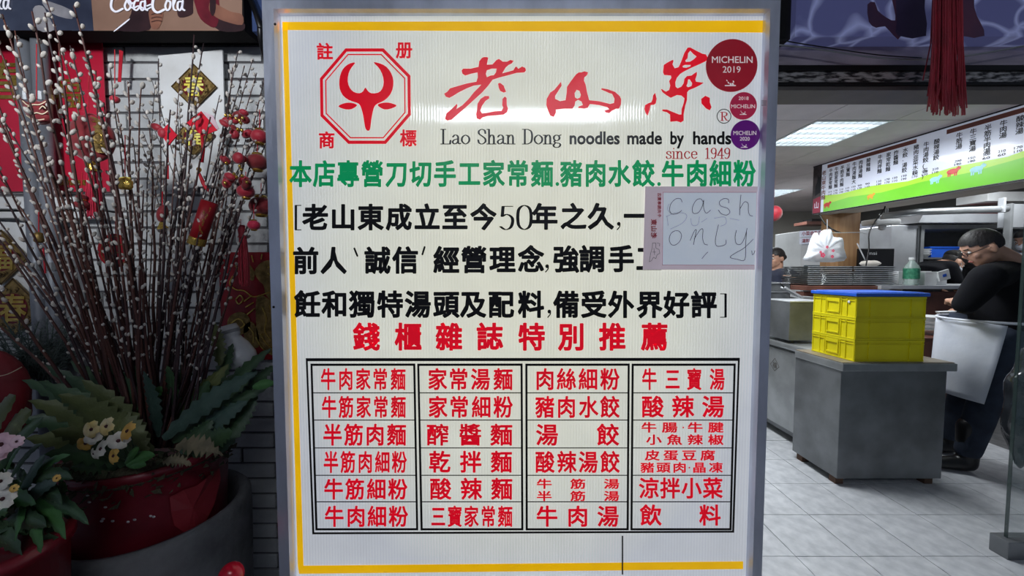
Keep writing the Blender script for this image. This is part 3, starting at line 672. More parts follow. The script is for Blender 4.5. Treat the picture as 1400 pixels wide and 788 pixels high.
# brush script words, cut off by the top of the board as in the photograph
m = MB(); FS = lambda x, y, l: FB(x, y, .0034 + l)
def script(m, x, y, k):
    for st, w in (([(22, -24), (12, -26), (2, -16), (0, -4), (8, 2), (20, -2)], 3), ([(28, -14), (24, -6), (28, 0), (34, -4), (34, -12), (29, -14), (33, -8), (38, -10)], 2.6), ([(48, -13), (42, -12), (40, -3), (45, 0), (50, -4)], 2.6), ([(58, -12), (53, -11), (52, -3), (56, 0), (60, -6), (60, -13), (60, -3), (64, 0)], 2.6),
                  ([(64, -6), (70, -8)], 2.2), ([(94, -25), (84, -28), (75, -16), (74, -3), (82, 3), (94, -1)], 3.4), ([(99, -13), (96, -6), (99, 0), (104, -3), (105, -11), (100, -13)], 2.6), ([(110, -6), (116, -20), (113, -25), (110, -12), (111, -2), (115, 0)], 2.4), ([(124, -12), (119, -11), (118, -3), (122, 0), (126, -6), (127, -13), (126, -3), (130, 0)], 2.6)):
        nib(m, FS, [(x + a * k * .77, y + b * k) for a, b in st], w * k * 1.15, w * k * .9, smooth=4)
script(m, 152, 14, 1.0); script(m, -86, 12, 1.0)
nib(m, FS, [(176, -10), (177, 6), (182, 11), (190, 8), (199, 13), (206, 10)], 1.6, 2.2, smooth=4)
m.build('script_lettering', M('ad_white'), board)
# second, blue board further right behind the sign with cables hanging before it
FB2 = flatframe(1.40)
b2 = thing('blue_board', 'dark blue board above the lit sign, beside the drink advertisement', 'board', tuple(FB2(450, 42)))
a = FB2(342, 43); b = FB2(1056, -60)
MB().box(a.x, b.x, 1.40, 1.46, a.z, b.z).build('panel', M('ad_blue'), b2)
m = MB(); patch(m, FB2, [(520, -40), (640, -40), (636, 12), (520, 12)], .0006); m.build('printed_shape', M('ad_maroon'), b2)
struct(MB().box(P(-160, 50, 1.462).x, P(1070, 50, 1.462).x, 1.462, 1.495, P(0, 55, 1.462).z, P(0, 38, 1.462).z).build('trim_10', M('matt_black'), bevel=.002))
cb = MB(); cb.tube([FB2(338, -12, .03), FB2(350, 18, .03), FB2(357, 40, .09)], .010, 8); cb.tube([FB2(374, 0, .03), FB2(362, 26, .03), FB2(357, 40, .09)], .007, 8)
cb.tube(catmull([P(356, 38, 1.30), P(357, 55, 1.31), P(361, 76, 1.34), P(364, 92, 1.38)], 4), [.010, .010, .010, .0095, .009, .009, .0085, .008, .0075, .007, .0065, .006, .005][:13], 8)
tag(cb.build('black_cable', M('black_plastic'), smooth=True), 'black cable crossing in front of the blue board at the sign corner', 'cable')

# ------------------------------------------------------------------ left: posters, pipes, plaques on the brick wall
mat('poster_red', (176, 26, 52), rough=.35, rgb2=(196, 34, 62), scale=3, coat=.3)
mat('deep_red', (140, 14, 26), rough=.4, rgb2=(165, 22, 32), scale=7)
mat('silk_red', (160, 16, 38), rough=.55, rgb2=(184, 22, 50), scale=20, sheen=.5)
mat('gold', (214, 168, 70), rough=.22, metal=.85, rgb2=(240, 206, 110), scale=30, bump=.35, bscale=90)
mat('gold_bright', (232, 214, 60), rough=.35, metal=.1, rgb2=(250, 240, 140), scale=30, bump=.3, bscale=80)
mat('gold_dull', (120, 98, 54), rough=.4, metal=.6, rgb2=(170, 140, 84), scale=40, bump=.4, bscale=70)
mat('gold_line', (84, 62, 30), rough=.4, metal=.5)
mat('pipe_grey', (112, 116, 124), rough=.45, rgb2=(134, 138, 146), scale=5, metal=.2)
mat('board_white', (206, 206, 204), rough=.55, rgb2=(224, 226, 226), scale=6, bump=.08, bscale=30)
mat('maroon_paper', (96, 14, 24), rough=.4, var=.15, scale=20)
def poster(label, px0, py0, px1, py1, Y, group=None):
    F = flatframe(Y); t = thing('red_poster', label, 'poster', tuple(F((px0 + px1) / 2, py1)), group)
    a = F(px0, py1); b = F(px1, py0)
    MB().box(a.x, b.x, Y, Y + .004, a.z, b.z).build('sheet', M('poster_red'), t, bevel=.001); return t, F
t, F = poster('glossy plain red poster at the left edge of the wall, behind the grey pipes', -60, 54, 44, 262, 1.475)
m = MB(); put_char(m, lambda x, y, l: F(x, y, .002 + l), '春', 6, 110, 60, 60, .01); m.build('gold_character', M('gold'), t)
t, F = poster('red poster with a row of gold characters, right of the grey pipes', 62, 54, 139, 262, 1.47)
m = MB(); 
for i, ch in enumerate('恭賀新禧萬事如意'): put_char(m, lambda x, y, l: F(x, y, .002 + l), ch, 84 + i * 7.4, 250, 7.5, 8.5, .02)
m.build('gold_lettering', M('gold'), t)
m = MB(); put_char(m, lambda x, y, l: F(x, y, .002 + l), '福', 92, 128, 40, 46, .01); m.build('gold_character', M('gold'), t)
for (x0, x1, lab) in ((24, 41, 'left of two grey downpipes on the brick wall'), (45, 62, 'right of two grey downpipes on the brick wall')):
    t = thing('downpipe', lab, 'pipe', tuple(P((x0 + x1) / 2, 700, 1.42)), 'grey downpipes on the wall')
    c0 = P((x0 + x1) / 2, 48, 1.42); r = (P(x1, 100, 1.42).x - P(x0, 100, 1.42).x) / 2
    MB().tube([(c0.x, 1.42, .02), (c0.x, 1.42, c0.z)], r, 20).build('pipe', M('pipe_grey'), t, smooth=True)
    for zz in (1.98, 1.35): MB().tube([(c0.x, 1.42, zz), (c0.x, 1.42, zz + .03)], r + .004, 20).build('clamp', M('steel_dull'), t)
gp = MB(); a = P(78, 445, 1.45); b = P(101, 335, 1.45); gp.box(a.x, b.x, 1.44, 1.48, a.z - .2, b.z)
tag(gp.build('grey_box', M('grey_plastic'), bevel=.004), 'narrow grey cable box low on the brick wall behind the willow stems', 'cable box')
ls = MB(); a = P(-60, 292, 1.46); b = P(150, 262, 1.46)
ls.box(a.x, b.x, 1.42, 1.492, a.z + .012, b.z - .03); ls.box(a.x, b.x, 1.44, 1.492, a.z - .02, a.z + .004)
tag(ls.build('wall_ledge', M('board_white'), bevel=.002), 'pale horizontal ledge under the red posters', 'ledge')
# white boards carrying diamond plaques
def white_board(label, q, Y):
    F = flatframe(Y); m = MB(); m.poly([F(*p) for p in q], (0, .006, 0))
    o = m.build('white_board', M('board_white'), bevel=.001); tag(o, label, 'board', 'white plastic boards on the wall'); return o
white_board('upright white plastic board screwed to the bricks in the middle of the wall', [(216, 76), (304, 68), (309, 250), (228, 262)], 1.465)
white_board('white board at the left edge carrying two gold diamonds', [(-70, 300), (62, 306), (72, 450), (-70, 462)], 1.462)
def diamond(label, cx, cy, r, ch, gm, Y, rot=0, ground='maroon_paper', border='gold_dull', cm=None):
    F = flatframe(Y); t = thing('diamond_plaque', label, 'plaque', tuple(F(cx, cy + r)), 'diamond good luck plaques')
    R = lambda a, k: (cx + r * k * math.cos(a + rot), cy + r * k * math.sin(a + rot))
    q = [R(PI / 2 * i, 1) for i in range(4)]
    m = MB(); m.poly([F(*p) for p in q], (0, .003, 0)); m.build('plaque', M(border), t, recalc=True)
    m = MB(); ri = .50
    cc = [(cx + r * ri * math.cos(a_ * PI / 8), cy + r * ri * math.sin(a_ * PI / 8)) for a_ in range(16)]
    fill(m, F, [cc], .0012); m.build('round_ground', M(ground), t)
    m = MB(); put_char(m, lambda x, y, l: F(x, y, .0022 + l), ch, cx, cy, r * .92, r * .98, .02); m.build('gold_character', M(gm), t)
    m = MB()
    for i in range(4):
        a1, b1 = R(PI / 2 * i, .97), R(PI / 2 * (i + 1), .97); nib(m, lambda x, y, l: F(x, y, .0014), [a1, b1], r * .05, r * .05)
    for i in range(40):      # embossed curls between the border and the round ground
        g = random.uniform(0, 2 * PI); rad = random.uniform(.56, .80); x, y = cx + r * rad * math.cos(g) * .9, cy + r * rad * math.sin(g) * .9
        if abs(x - cx) + abs(y - cy) < r * .9: nib(m, lambda x, y, l: F(x, y, .0016), [(x, y), (x + r * .06, y + r * .04), (x + r * .02, y + r * .09)], r * .03, r * .03)
    m.build('embossed_curls', M('gold_line' if border != 'maroon_paper' else 'gold'), t)
diamond('gold diamond plaque with bright yellow character, upper of two on the tall white board', 264.5, 118, 31, '春', 'gold_bright', 1.455)
diamond('lower gold diamond plaque on the tall white board, behind the red envelope', 265, 186, 28, '福', 'gold_bright', 1.456)
diamond('upper diamond plaque with a fortune character on the left white board', 1, 352, 38, '福', 'gold', 1.450)
diamond('lower diamond plaque with a spring character on the left white board', 17, 422, 42, '春', 'gold', 1.447)
# gold foil relief poster beside the sign
F = flatframe(1.46)
t = thing('foil_poster', 'red foil poster with embossed gold figure, between the willow and the lit sign', 'poster', tuple(F(345, 490)))
a = F(304, 492); b = F(392, 345)
mat('foil_red', (128, 16, 26), rough=.35, rgb2=(150, 22, 30), scale=14, metal=.2, coat=.3)
MB().box(a.x, b.x, 1.46, 1.466, a.z, b.z).build('sheet', M('foil_red'), t)
m = MB(); FG = lambda x, y, l: F(x, y, .003 + l)
for pts in ([(348, 372), (356, 360), (370, 356), (384, 362), (388, 385), (386, 405), (374, 412), (364, 404), (360, 390), (354, 384)], [(352, 404), (372, 412), (384, 424), (380, 450), (388, 476), (372, 486), (354, 470), (350, 440)], [(312, 436), (322, 428), (334, 428), (342, 438), (340, 452), (326, 458), (312, 450)], [(334, 446), (344, 440), (352, 452), (354, 474), (342, 474), (334, 462)], [(340, 362), (348, 372), (346, 384), (338, 378)]):
    patch(m, FG, pts, smooth=4)
m.build('gold_figure', M('gold_dull'), t)
m = MB(); FH = lambda x, y, l: F(x, y, .0045 + l)
for st in ([(318, 378), (314, 388), (322, 396), (334, 398), (346, 406), (362, 402), (376, 396)], [(366, 366), (374, 364), (378, 372), (372, 378), (366, 374)], [(372, 384), (382, 388), (382, 398), (374, 400)], [(358, 420), (364, 436), (362, 452), (370, 466)], [(368, 418), (374, 436), (372, 454)], [(316, 442), (326, 436), (334, 444), (326, 450)], [(340, 448), (346, 456), (346, 468)], [(376, 430), (386, 438), (380, 446), (388, 456)], [(322, 410), (328, 404), (332, 410), (326, 416), (322, 410)], [(310, 410), (318, 408)], [(330, 358), (334, 366)], [(344, 350), (346, 358)], [(322, 364), (328, 370)], [(358, 348), (357, 354)], [(336, 420), (346, 414)], [(334, 412), (342, 406)], [(338, 430), (348, 422)], [(350, 462), (358, 476), (370, 484)], [(356, 458), (364, 470), (376, 478)]):
    nib(m, FH, st, 1.7, 1.7, smooth=4)
m.build('embossed_lines', M('gold'), t)
m = MB(); 
for st in ([(312, 456), (330, 470), (352, 484)], [(310, 470), (326, 480), (340, 490)], [(372, 356), (380, 352), (388, 356)]): nib(m, FH, st, 1.2, 1.2, smooth=4)
m.build('thin_lines', M('gold_line'), t)

# ------------------------------------------------------------------ pots and planters
mat('pot_red', (112, 20, 36), rough=.38, rgb2=(134, 26, 44), scale=5, coat=.25, bump=.05, bscale=30)
mat('wrap_red', (150, 40, 50), rough=.45, rgb2=(164, 52, 60), scale=8, coat=.1)
mat('stone_grey', (92, 94, 96), rough=.85, rgb2=(120, 122, 124), scale=10, bump=.5, bscale=40)
mat('moss', (86, 78, 62), rough=.95, rgb2=(66, 74, 50), scale=30, bump=.6, bscale=90)
mat('leaf_dark', (52, 78, 54), rough=.45, rgb2=(70, 98, 64), scale=14, bump=.2, bscale=50)
mat('leaf_olive', (84, 94, 54), rough=.5, rgb2=(104, 112, 66), scale=12, bump=.2, bscale=50)
mat('leaf_blue', (74, 98, 88), rough=.5, rgb2=(56, 80, 70), scale=16, bump=.2, bscale=50)
mat('leaf_bright', (62, 108, 58), rough=.45, rgb2=(80, 128, 70), scale=14)
mat('leaf_dry', (148, 138, 108), rough=.8, rgb2=(112, 104, 84), scale=22, bump=.3, bscale=60)
mat('stem_brown', (70, 40, 40), rough=.6, rgb2=(96, 58, 48), scale=30, stretch=(1, 1, .2))
mat('stem_dark', (46, 32, 36), rough=.6, rgb2=(66, 44, 46), scale=30)
mat('catkin', (196, 188, 178), rough=.9, rgb2=(216, 210, 202), scale=40, sheen=.3)
mat('petal_cream', (232, 218, 176), rough=.5, rgb2=(220, 190, 110), scale=25)
mat('petal_white', (228, 222, 206), rough=.5, rgb2=(236, 232, 222), scale=25)
mat('petal_orange', (214, 164, 78), rough=.5, rgb2=(226, 184, 98), scale=25)
mat('flower_eye', (70, 30, 36), rough=.7)
mat('petal_pink', (226, 184, 196), rough=.5, rgb2=(236, 206, 212), scale=20)
PY = 1.14; pc = P(210, 640, PY); pcx = pc.x
planter = thing('stone_planter', 'grey stone planter ring holding the red willow pot', 'planter', (pcx, PY, .0))
MB().lathe([(.0, .0), (.21, .0), (.240, .12), (.246, .53), (.243, .59), (.230, .605), (.212, .60), (.204, .57), (.202, .3), (.0, .28)], 56, (pcx + .005, PY, 0)).build('ring', M('stone_grey'), planter, smooth=True)
wp = thing('potted_willow', 'red pot of pussy willow stems with dark fern leaves and cream flowers', 'potted plant', (pcx, PY, .285))
pz0, pz1 = .285, .80
MB().lathe([(.0, pz0), (.165, pz0), (.176, .45), (.186, .70), (.192, pz1 - .03), (.202, pz1 - .02), (.202, pz1), (.190, pz1), (.182, pz1 - .05), (.0, pz1 - .05)], 56, (pcx, PY, 0)).build('pot', M('pot_red'), wp, smooth=True)
def onpot(px, py, d=.004):
    q = ray(px, py); o = Vector((0, 0, CAM_Z)); z = .65
    for _ in range(6):
        r = .176 + (z - .45) * .04 + d; a = q.x ** 2 + q.y ** 2; b = -2 * (q.x * pcx + q.y * PY); c = pcx ** 2 + PY ** 2 - r * r; D = max(0, b * b - 4 * a * c); t_ = (-b - math.sqrt(D)) / (2 * a); z = CAM_Z + q.z * t_
    return o + q * t_
m = MB()      # torn lighter red wrapping on the right of the pot
outline = [(232, 680), (251, 670), (270, 664), (284, 652), (300, 640), (302, 655), (293, 690), (285, 706), (279, 719), (268, 727), (264, 741), (256, 731), (238, 719), (234, 700)]
cen = onpot(264, 695, .012); m.add([cen] + [onpot(a_, b_, .006 + .003 * (i % 2)) for i, (a_, b_) in enumerate(outline)], [(0, i + 1, (i + 1) % len(outline) + 1) for i in range(len(outline))])
m.build('torn_wrapping', M('wrap_red'), wp)['label'] = 'torn lighter red plastic wrapping'
m = MB()
for px_, py_ in ((122, 687), (120, 678), (139, 713), (141, 710), (154, 713), (175, 714), (184, 711), (206, 706), (210, 707), (144, 694)): m.ell(onpot(px_, py_, .002), (.005, .002, .003), 8, 5)
m.build('paint_chips', M('board_white'), wp)
# moss cushion along the rim
m = MB(); rr = random.Random(11)
for k in range(900):
    g = rr.uniform(-1.9, 1.9); r = rr.uniform(.10, .212); z = pz1 - .02 + rr.uniform(-.02, .035) - (0.05 * rr.random() if r > .196 else 0)
    c = Vector((pcx + r * math.sin(g), PY - r * math.cos(g), z)); 
    d = Vector((rr.uniform(-1, 1), rr.uniform(-1, .3), rr.uniform(-.5, 1))).normalized() * rr.uniform(.012, .03)
    s_ = d.orthogonal().normalized() * rr.uniform(.003, .007); m.add([c - s_, c + d * .5 + s_ * 1.4, c + d, c + d * .4 - s_ * 1.2], [(0, 1, 2, 3)])
for k in range(60):
    g = 2 * PI * k / 60; m.ell((pcx + .168 * math.sin(g), PY - .168 * math.cos(g), pz1 - .02), (.03, .03, .026 + .01 * rr.random()), 8, 5)
o = m.build('moss', M('moss'), wp, recalc=False); o['kind'] = 'stuff'

def leaf(parent, base, tip, width, mt, bulge=.12, serr=.25, seg=16, curl=.25, name='leaf', up=None, fold=.35):
    """a blade from base to tip: arched spine, toothed edge, folded along the midrib"""
    base, tip = Vector(base), Vector(tip); d = tip - base; L_ = d.length
    view = Vector((0, -1, .35)).normalized() if up is None else Vector(up).normalized()
    mid = base + d * .5 + Vector((0, 0, 1)) * L_ * bulge
    V = []; t_ = d.normalized(); side = t_.cross(view).normalized(); nrm = side.cross(t_).normalized()
    if nrm.dot(view) < 0: nrm = -nrm
    rl = random.Random(int((tip.x * 7919 + tip.z * 104729) * 1000) & 0xffff)
    for i in range(seg + 1):
        t = i / seg; p = base.lerp(mid, t).lerp(mid.lerp(tip, t), t)
        w = width * (math.sin(PI * min(1, t * .92 + .06)) ** .75) * (1 - .25 * t)
        e = 1 + (serr if i % 2 else -serr) * (0 < i < seg); e2 = 1 + (serr if (i + 1) % 2 else -serr) * (0 < i < seg)
        wv = math.sin(t * 9 + rl.random() * 6) * width * curl * .25
        if i == seg: w = width * .02
        V += [p + side * w * e - nrm * (w * fold) + nrm * wv, p + side * w * .5 - nrm * w * fold * .35, p + nrm * .0, p - side * w * .5 - nrm * w * fold * .35, p - side * w * e2 - nrm * (w * fold) - nrm * wv]
    Fc = [(i * 5 + j, i * 5 + j + 1, (i + 1) * 5 + j + 1, (i + 1) * 5 + j) for i in range(seg) for j in range(4)]
    m = MB(); m.add(V, Fc); return m.build(name, M(mt), parent, smooth=True, recalc=False)
LD = [  # base px, tip px, half width (m), depth at base/tip, material
 ((190, 610), (62, 500), .030, 1.10, 1.04, 'leaf_dark'), ((186, 620), (38, 548), .034, 1.08, .98, 'leaf_olive'), ((182, 628), (34, 600), .034, 1.06, .94, 'leaf_olive'), ((194, 605), (96, 494), .034, 1.12, 1.12, 'leaf_dark'),
 ((200, 600), (132, 505), .030, 1.14, 1.16, 'leaf_olive'), ((205, 600), (165, 478), .026, 1.14, 1.10, 'leaf_dark'), ((185, 612), (52, 522), .032, 1.05, .98, 'leaf_dark'), ((188, 615), (80, 540), .040, 1.03, .95, 'leaf_olive'), ((215, 598), (196, 508), .024, 1.08, 1.02, 'leaf_blue'),
 ((180, 625), (70, 590), .036, 1.02, .92, 'leaf_olive'), ((176, 632), (96, 640), .030, 1.0, .92, 'leaf_dark'), ((232, 590), (262, 470), .028, 1.16, 1.18, 'leaf_dark'), ((240, 596), (312, 498), .026, 1.10, 1.14, 'leaf_olive'),
 ((222, 600), (352, 508), .030, 1.02, 1.10, 'leaf_blue'), ((235, 604), (366, 530), .026, 1.05, 1.14, 'leaf_dark'), ((270, 575), (371, 476), .026, 1.16, 1.24, 'leaf_dark'), ((262, 590), (345, 512), .030, 1.14, 1.22, 'leaf_dark'),
 ((300, 618), (352, 540), .030, 1.08, 1.16, 'leaf_dark'), ((255, 600), (300, 520), .030, 1.14, 1.2, 'leaf_dark'), ((292, 610), (330, 560), .026, 1.2, 1.24, 'leaf_olive'), ((300, 500), (291, 440), .024, 1.22, 1.24, 'leaf_olive'), ((290, 540), (318, 470), .026, 1.22, 1.26, 'leaf_dark'),
 ((205, 625), (112, 520), .034, 1.04, 1.0, 'leaf_olive'), ((200, 630), (60, 622), .034, .98, .88, 'leaf_dark'), ((205, 612), (150, 498), .03, 1.1, 1.08, 'leaf_dark'), ((170, 600), (30, 520), .034, 1.12, 1.08, 'leaf_dark'), ((176, 612), (22, 572), .03, 1.08, .98, 'leaf_dark'),
 ((245, 618), (338, 548), .032, 1.04, 1.1, 'leaf_blue'), ((262, 622), (318, 590), .03, 1.0, 1.0, 'leaf_dark'), ((250, 600), (285, 520), .03, 1.1, 1.1, 'leaf_dark'), ((240, 575), (300, 508), .024, 1.12, 1.14, 'leaf_olive'), ((300, 560), (350, 505), .026, 1.2, 1.26, 'leaf_blue'), ((190, 590), (176, 520), .03, 1.14, 1.12, 'leaf_dark'),
 ((240, 580), (228, 500), .022, 1.12, 1.08, 'leaf_dark'), ((330, 540), (376, 500), .022, 1.24, 1.28, 'leaf_dark'), ((175, 600), (120, 560), .032, 1.10, 1.06, 'leaf_dark'), ((196, 625), (150, 560), .034, 1.0, 1.02, 'leaf_olive'), ((250, 620), (290, 575), .030, 1.02, 1.06, 'leaf_dark')]
for bp_, tp_, w, y0, y1, mt in LD:
    leaf(wp, P(*bp_, y0), P(*tp_, y1), w * 1.05, mt, serr=.22, seg=18, name='fern_leaf')
leaf(wp, P(240, 610, .98), P(305, 622, .93), .024, 'leaf_dry', serr=.45, seg=16, name='dry_leaf', curl=.8)['label'] = 'dry greyish toothed leaf'
leaf(wp, P(222, 632, .96), P(262, 636, .92), .014, 'leaf_dry', serr=.45, name='dry_leaf', curl=.8)
for bp_, tp_, w in (((172, 636), (212, 622), .016), ((170, 634), (190, 612), .012), ((205, 545), (222, 530), .018), ((345, 530), (376, 524), .016), ((175, 638), (200, 636), .013)):
    leaf(wp, P(*bp_, .92 if bp_[1] > 600 else 1.08), P(*tp_, .90 if bp_[1] > 600 else 1.08), w, 'leaf_bright', serr=.05, name='small_leaf')
def flower(parent, c, r, pm, aim=(0, -1, .3), n=5):
    f = MB(); a_ = Vector(aim).normalized(); q = Vector((0, 0, 1)).rotation_difference(a_); ob = None
    f.ell(c + a_ * r * .15, (r * .2, r * .2, r * .2), 8, 6); ob = f.build('flower_eye', M('flower_eye'), parent, smooth=True)
    g0 = random.random() * 2
    for k in range(n):
        g = 2 * PI * k / n + g0; d = q @ Vector((math.cos(g), math.sin(g), .18)); s_ = q @ Vector((-math.sin(g), math.cos(g), 0)); u = a_
        V = []
        for i in range(5):
            t = i / 4; w = r * .52 * math.sin(PI * (t * .74 + .16)) ** .7; p = c + d * r * t + u * (r * .25 * math.sin(PI * t) - r * .1 * t)
            V += [p - s_ * w, p + u * r * .05, p + s_ * w]
        F_ = [(i * 3 + j, i * 3 + j + 1, (i + 1) * 3 + j + 1, (i + 1) * 3 + j) for i in range(4) for j in range(2)]
        p_ = MB().add(V, F_).build('petal', M(pm), ob, smooth=True, recalc=False)
for (x, y, r, pm) in ((127, 587, .021, 'petal_cream'), (148, 583, .022, 'petal_cream'), (177, 590, .024, 'petal_orange'), (163, 602, .023, 'petal_white'), (141, 614, .023, 'petal_white'), (158, 623, .021, 'petal_orange'), (118, 606, .018, 'petal_orange'), (128, 598, .018, 'petal_white'), (130, 620, .014, 'petal_white')):
    flower(wp, P(x, y, .905), r, pm, (random.uniform(-.5, .5), -1, random.uniform(-.1, .6)))
    MB().tube([P(x, y, .91), P((x + 190) / 2, (y + 640) / 2, .95), P(180, 640, .98)], .0016, 5).build('flower_stem', M('leaf_dark'), wp)
# ------------------------------------------------------------------ willow stems, each with its catkins
rw = random.Random(21)
def branch(px, py, Yt, bpx=None, nspan=(.10, .93), dense=1.0, base_r=.0042, bend=.05):
    bx = bpx if bpx is not None else 210 + (px - 200) * .16 + rw.uniform(-18, 18)
    b0 = P(bx, 612, 1.12 + rw.uniform(-.05, .05)); tip = P(px, py, Yt); d = tip - b0
    side = Vector((rw.uniform(-1, 1), rw.uniform(-.5, .5), rw.uniform(-.3, .3))) * d.length * bend
    grav = Vector((d.x * .18, 0, d.length * .05))
    c1 = b0 + d * .33 + side - grav * .8 + Vector((0, 0, .03)); c2 = b0 + d * .7 + side * .6 - grav * .5 + Vector((0, 0, .04))
    pts = []
    n = 14
    for i in range(n + 1):
        t = i / n; pts.append(b0 * (1 - t) ** 3 + c1 * 3 * t * (1 - t) ** 2 + c2 * 3 * t * t * (1 - t) + tip * t ** 3)
    pts = [p + Vector((rw.uniform(-.002, .002), rw.uniform(-.002, .002), 0)) for p in pts]
    st = MB().tube(pts, [base_r * (1 - .72 * i / n) for i in range(n + 1)], 5).build('branch', M('stem_brown' if rw.random() < .55 else 'stem_dark'), wp, smooth=True, recalc=False)
    m = MB(); L_ = sum((pts[i + 1] - pts[i]).length for i in range(n)); s_ = .22 + rw.random() * .1; k = 0
    while s_ < L_:
        t = s_ / L_; i = min(n - 1, int(t * n)); p = pts[i].lerp(pts[i + 1], t * n - i); tg = (pts[i + 1] - pts[i]).normalized()
        o = tg.orthogonal().normalized(); g = k * 2.4 + rw.random(); q = Matrix.Rotation(g, 3, tg) @ o
        ax = (tg * .85 + q * .5).normalized(); sz = rw.uniform(.0028, .0048) * (.7 + .55 * t); le = sz * rw.uniform(1.3, 1.9)
        Rm = Vector((0, 0, 1)).rotation_difference(ax).to_matrix()
        m.ell(p + q * (sz * .8) + ax * le * .6, (sz, sz, le), 7, 5, R=Rm); k += 1
        s_ += rw.uniform(.024, .050) / dense * (1.35 - .55 * t)
    if m.v:
        c = m.build('catkins', M('catkin'), st, smooth=True, recalc=False); c['kind'] = 'stuff'
tips = [(4, 20), (20, 42), (44, 16), (62, 18), (102, 8), (58, -20), (-30, -10), (-50, 60), (-20, 100), (6, 96), (-60, 150), (-70, 210), (-60, 250), (-80, 300), (-30, 180), (-10, 230), (-90, 380), (-20, 300), (0, 330), (22, 230), (8, 170),
        (80, 60), (96, 62), (118, 68), (130, 96), (150, 90), (176, 112), (192, 116), (216, 80), (266, 48), (279, 60), (246, 110), (326, 70), (335, 90), (318, 92), (352, 100), (362, 108), (346, 82), (300, 130), (288, 160), (232, 150), (205, 165), (160, 150), (142, 140),
        (366, 130), (358, 160), (366, 190), (340, 175), (322, 205), (352, 225), (336, 265), (344, 305), (312, 250), (300, 230), (270, 240), (252, 260), (226, 230), (182, 190), (120, 190), (100, 160), (70, 120), (60, 210), (90, 240), (38, 150), (366, 240), (280, 290), (238, 300), (196, 260), (150, 230), (170, 300), (130, 290)]
for (x, y) in tips:
    if x > 300: Yt = rw.uniform(1.24, 1.33)
    elif x > 200: Yt = rw.uniform(1.08, 1.28)
    else: Yt = rw.uniform(.86, 1.2)
    if x > 225 and x < 330 and y < 70: Yt = 1.26
    if y < 60: Yt = min(Yt, 1.22)
    branch(x, y, Yt, dense=1.15 if x < 200 or x > 300 else .85, base_r=rw.uniform(.0038, .0066))
# short hooked side twigs
for k in range(16):
    x = rw.uniform(190, 355); y = rw.uniform(100, 230); branch(x, y, rw.uniform(1.15, 1.28), bpx=rw.uniform(205, 260), bend=.12, base_r=.003, dense=1.2)

# ------------------------------------------------------------------ hanging new year ornaments (things of their own)
mat('cord_red', (196, 24, 44), rough=.6, var=.1); mat('plush_red', (112, 12, 22), rough=.7, rgb2=(140, 18, 30), scale=30, sheen=.4)
mat('cream_paint', (222, 206, 176), rough=.6); mat('dark_paint', (30, 16, 18), rough=.5); mat('tassel_pink', (206, 24, 62), rough=.6, rgb2=(226, 40, 84), scale=60, stretch=(8, 8, 1), sheen=.5)
mat('envelope_red', (206, 26, 46), rough=.4, rgb2=(220, 34, 56), scale=6); mat('lining', (222, 190, 200), rough=.5)
def cord(t, px, py0, py1, Y, r=.0012): MB().tube([P(px, py0, Y), P(px, py1, Y)], r, 6).build('cord', M('cord_red'), t)
def tassel_part(t, px, py0, py1, Y, wpx, mt='tassel_pink', cap='gold'):
    a_ = P(px, py0, Y); b_ = P(px, py1, Y); w = P(px + wpx / 2, py0, Y).x - a_.x; h = a_.z - b_.z
    m = MB(); m.lathe([(w * .4, 0), (w * .75, -h * .08), (w * .6, -h * .16), (w * .8, -h * .2)], 12, a_)
    m.build('tassel_cap', M(cap), t, smooth=True)
    m = MB(); rr = random.Random(int(px * 13 + py0)); n = max(14, int(wpx * 3))
    for k in range(n):
        g = rr.uniform(0, 2 * PI); r0 = w * .6 * math.sqrt(rr.random()); r1 = r0 * 1.5 + w * .1; e = h * rr.uniform(.92, 1.0)
        m.tube([a_ + Vector((r0 * math.cos(g), r0 * math.sin(g), -h * .16)), a_ + Vector((r1 * math.cos(g), r1 * math.sin(g), -h * .6)), a_ + Vector((r1 * .95 * math.cos(g), r1 * .95 * math.sin(g), -e))], w * .09, 4, cap=False)
    o = m.build('fringe', M(mt), t, recalc=False); o['kind'] = 'stuff'
# lion head
Y = 1.08; c = P(50, 152, Y)
t = thing('lion_ornament', 'small padded red lion head ornament with cream outlines, hanging before the pipes', 'ornament', tuple(c), 'ornaments hung on the willow')
F = flatframe(Y)
m = MB(); out = [(28, 134), (36, 139), (46, 136), (56, 139), (64, 136), (66, 150), (72, 158), (70, 168), (58, 171), (46, 166), (36, 158), (31, 148)]
q = [(p.x, p.y) for p in catmull([(a, b, 0) for a, b in out], 3, True)]
cc = Vector((0, 0, 0)); V = []
for lv, k in ((.0, .82), (.010, 1.0), (.022, .9), (.030, .55)):
    V += [F(50 + (a - 50) * k, 152 + (b - 152) * k, lv) for a, b in q]
n = len(q); m.add(V, [(r_ * n + i, r_ * n + (i + 1) % n, (r_ + 1) * n + (i + 1) % n, (r_ + 1) * n + i) for r_ in range(3) for i in range(n)] + [tuple(range(n)), tuple(3 * n + i for i in range(n))])
m.build('head', M('plush_red'), t, smooth=True)
FL = lambda x, y, l: F(x, y, .0305 if 38 < x < 62 and 141 < y < 163 else .024)
FL = lambda x, y, l: F(x, y, .032 + l)
m = MB()
for st in ([(31, 138), (38, 144), (46, 143), (54, 143), (62, 139)], [(33, 150), (42, 156), (50, 154), (58, 156), (65, 152)], [(36, 158), (48, 164), (60, 163)], [(36, 148), (40, 145), (44, 149)], [(54, 149), (58, 145), (62, 148)]): nib(m, FL, st, 1.5, 1.5, smooth=3)
m.build('painted_lines', M('cream_paint'), t)
m = MB(); 
for x in (40, 58): nib(m, FL, [(x, 148), (x, 148.3)], 2.2, 2.2)
m.build('eye', M('dark_paint'), t); cord(t, 50, 60, 137, Y)
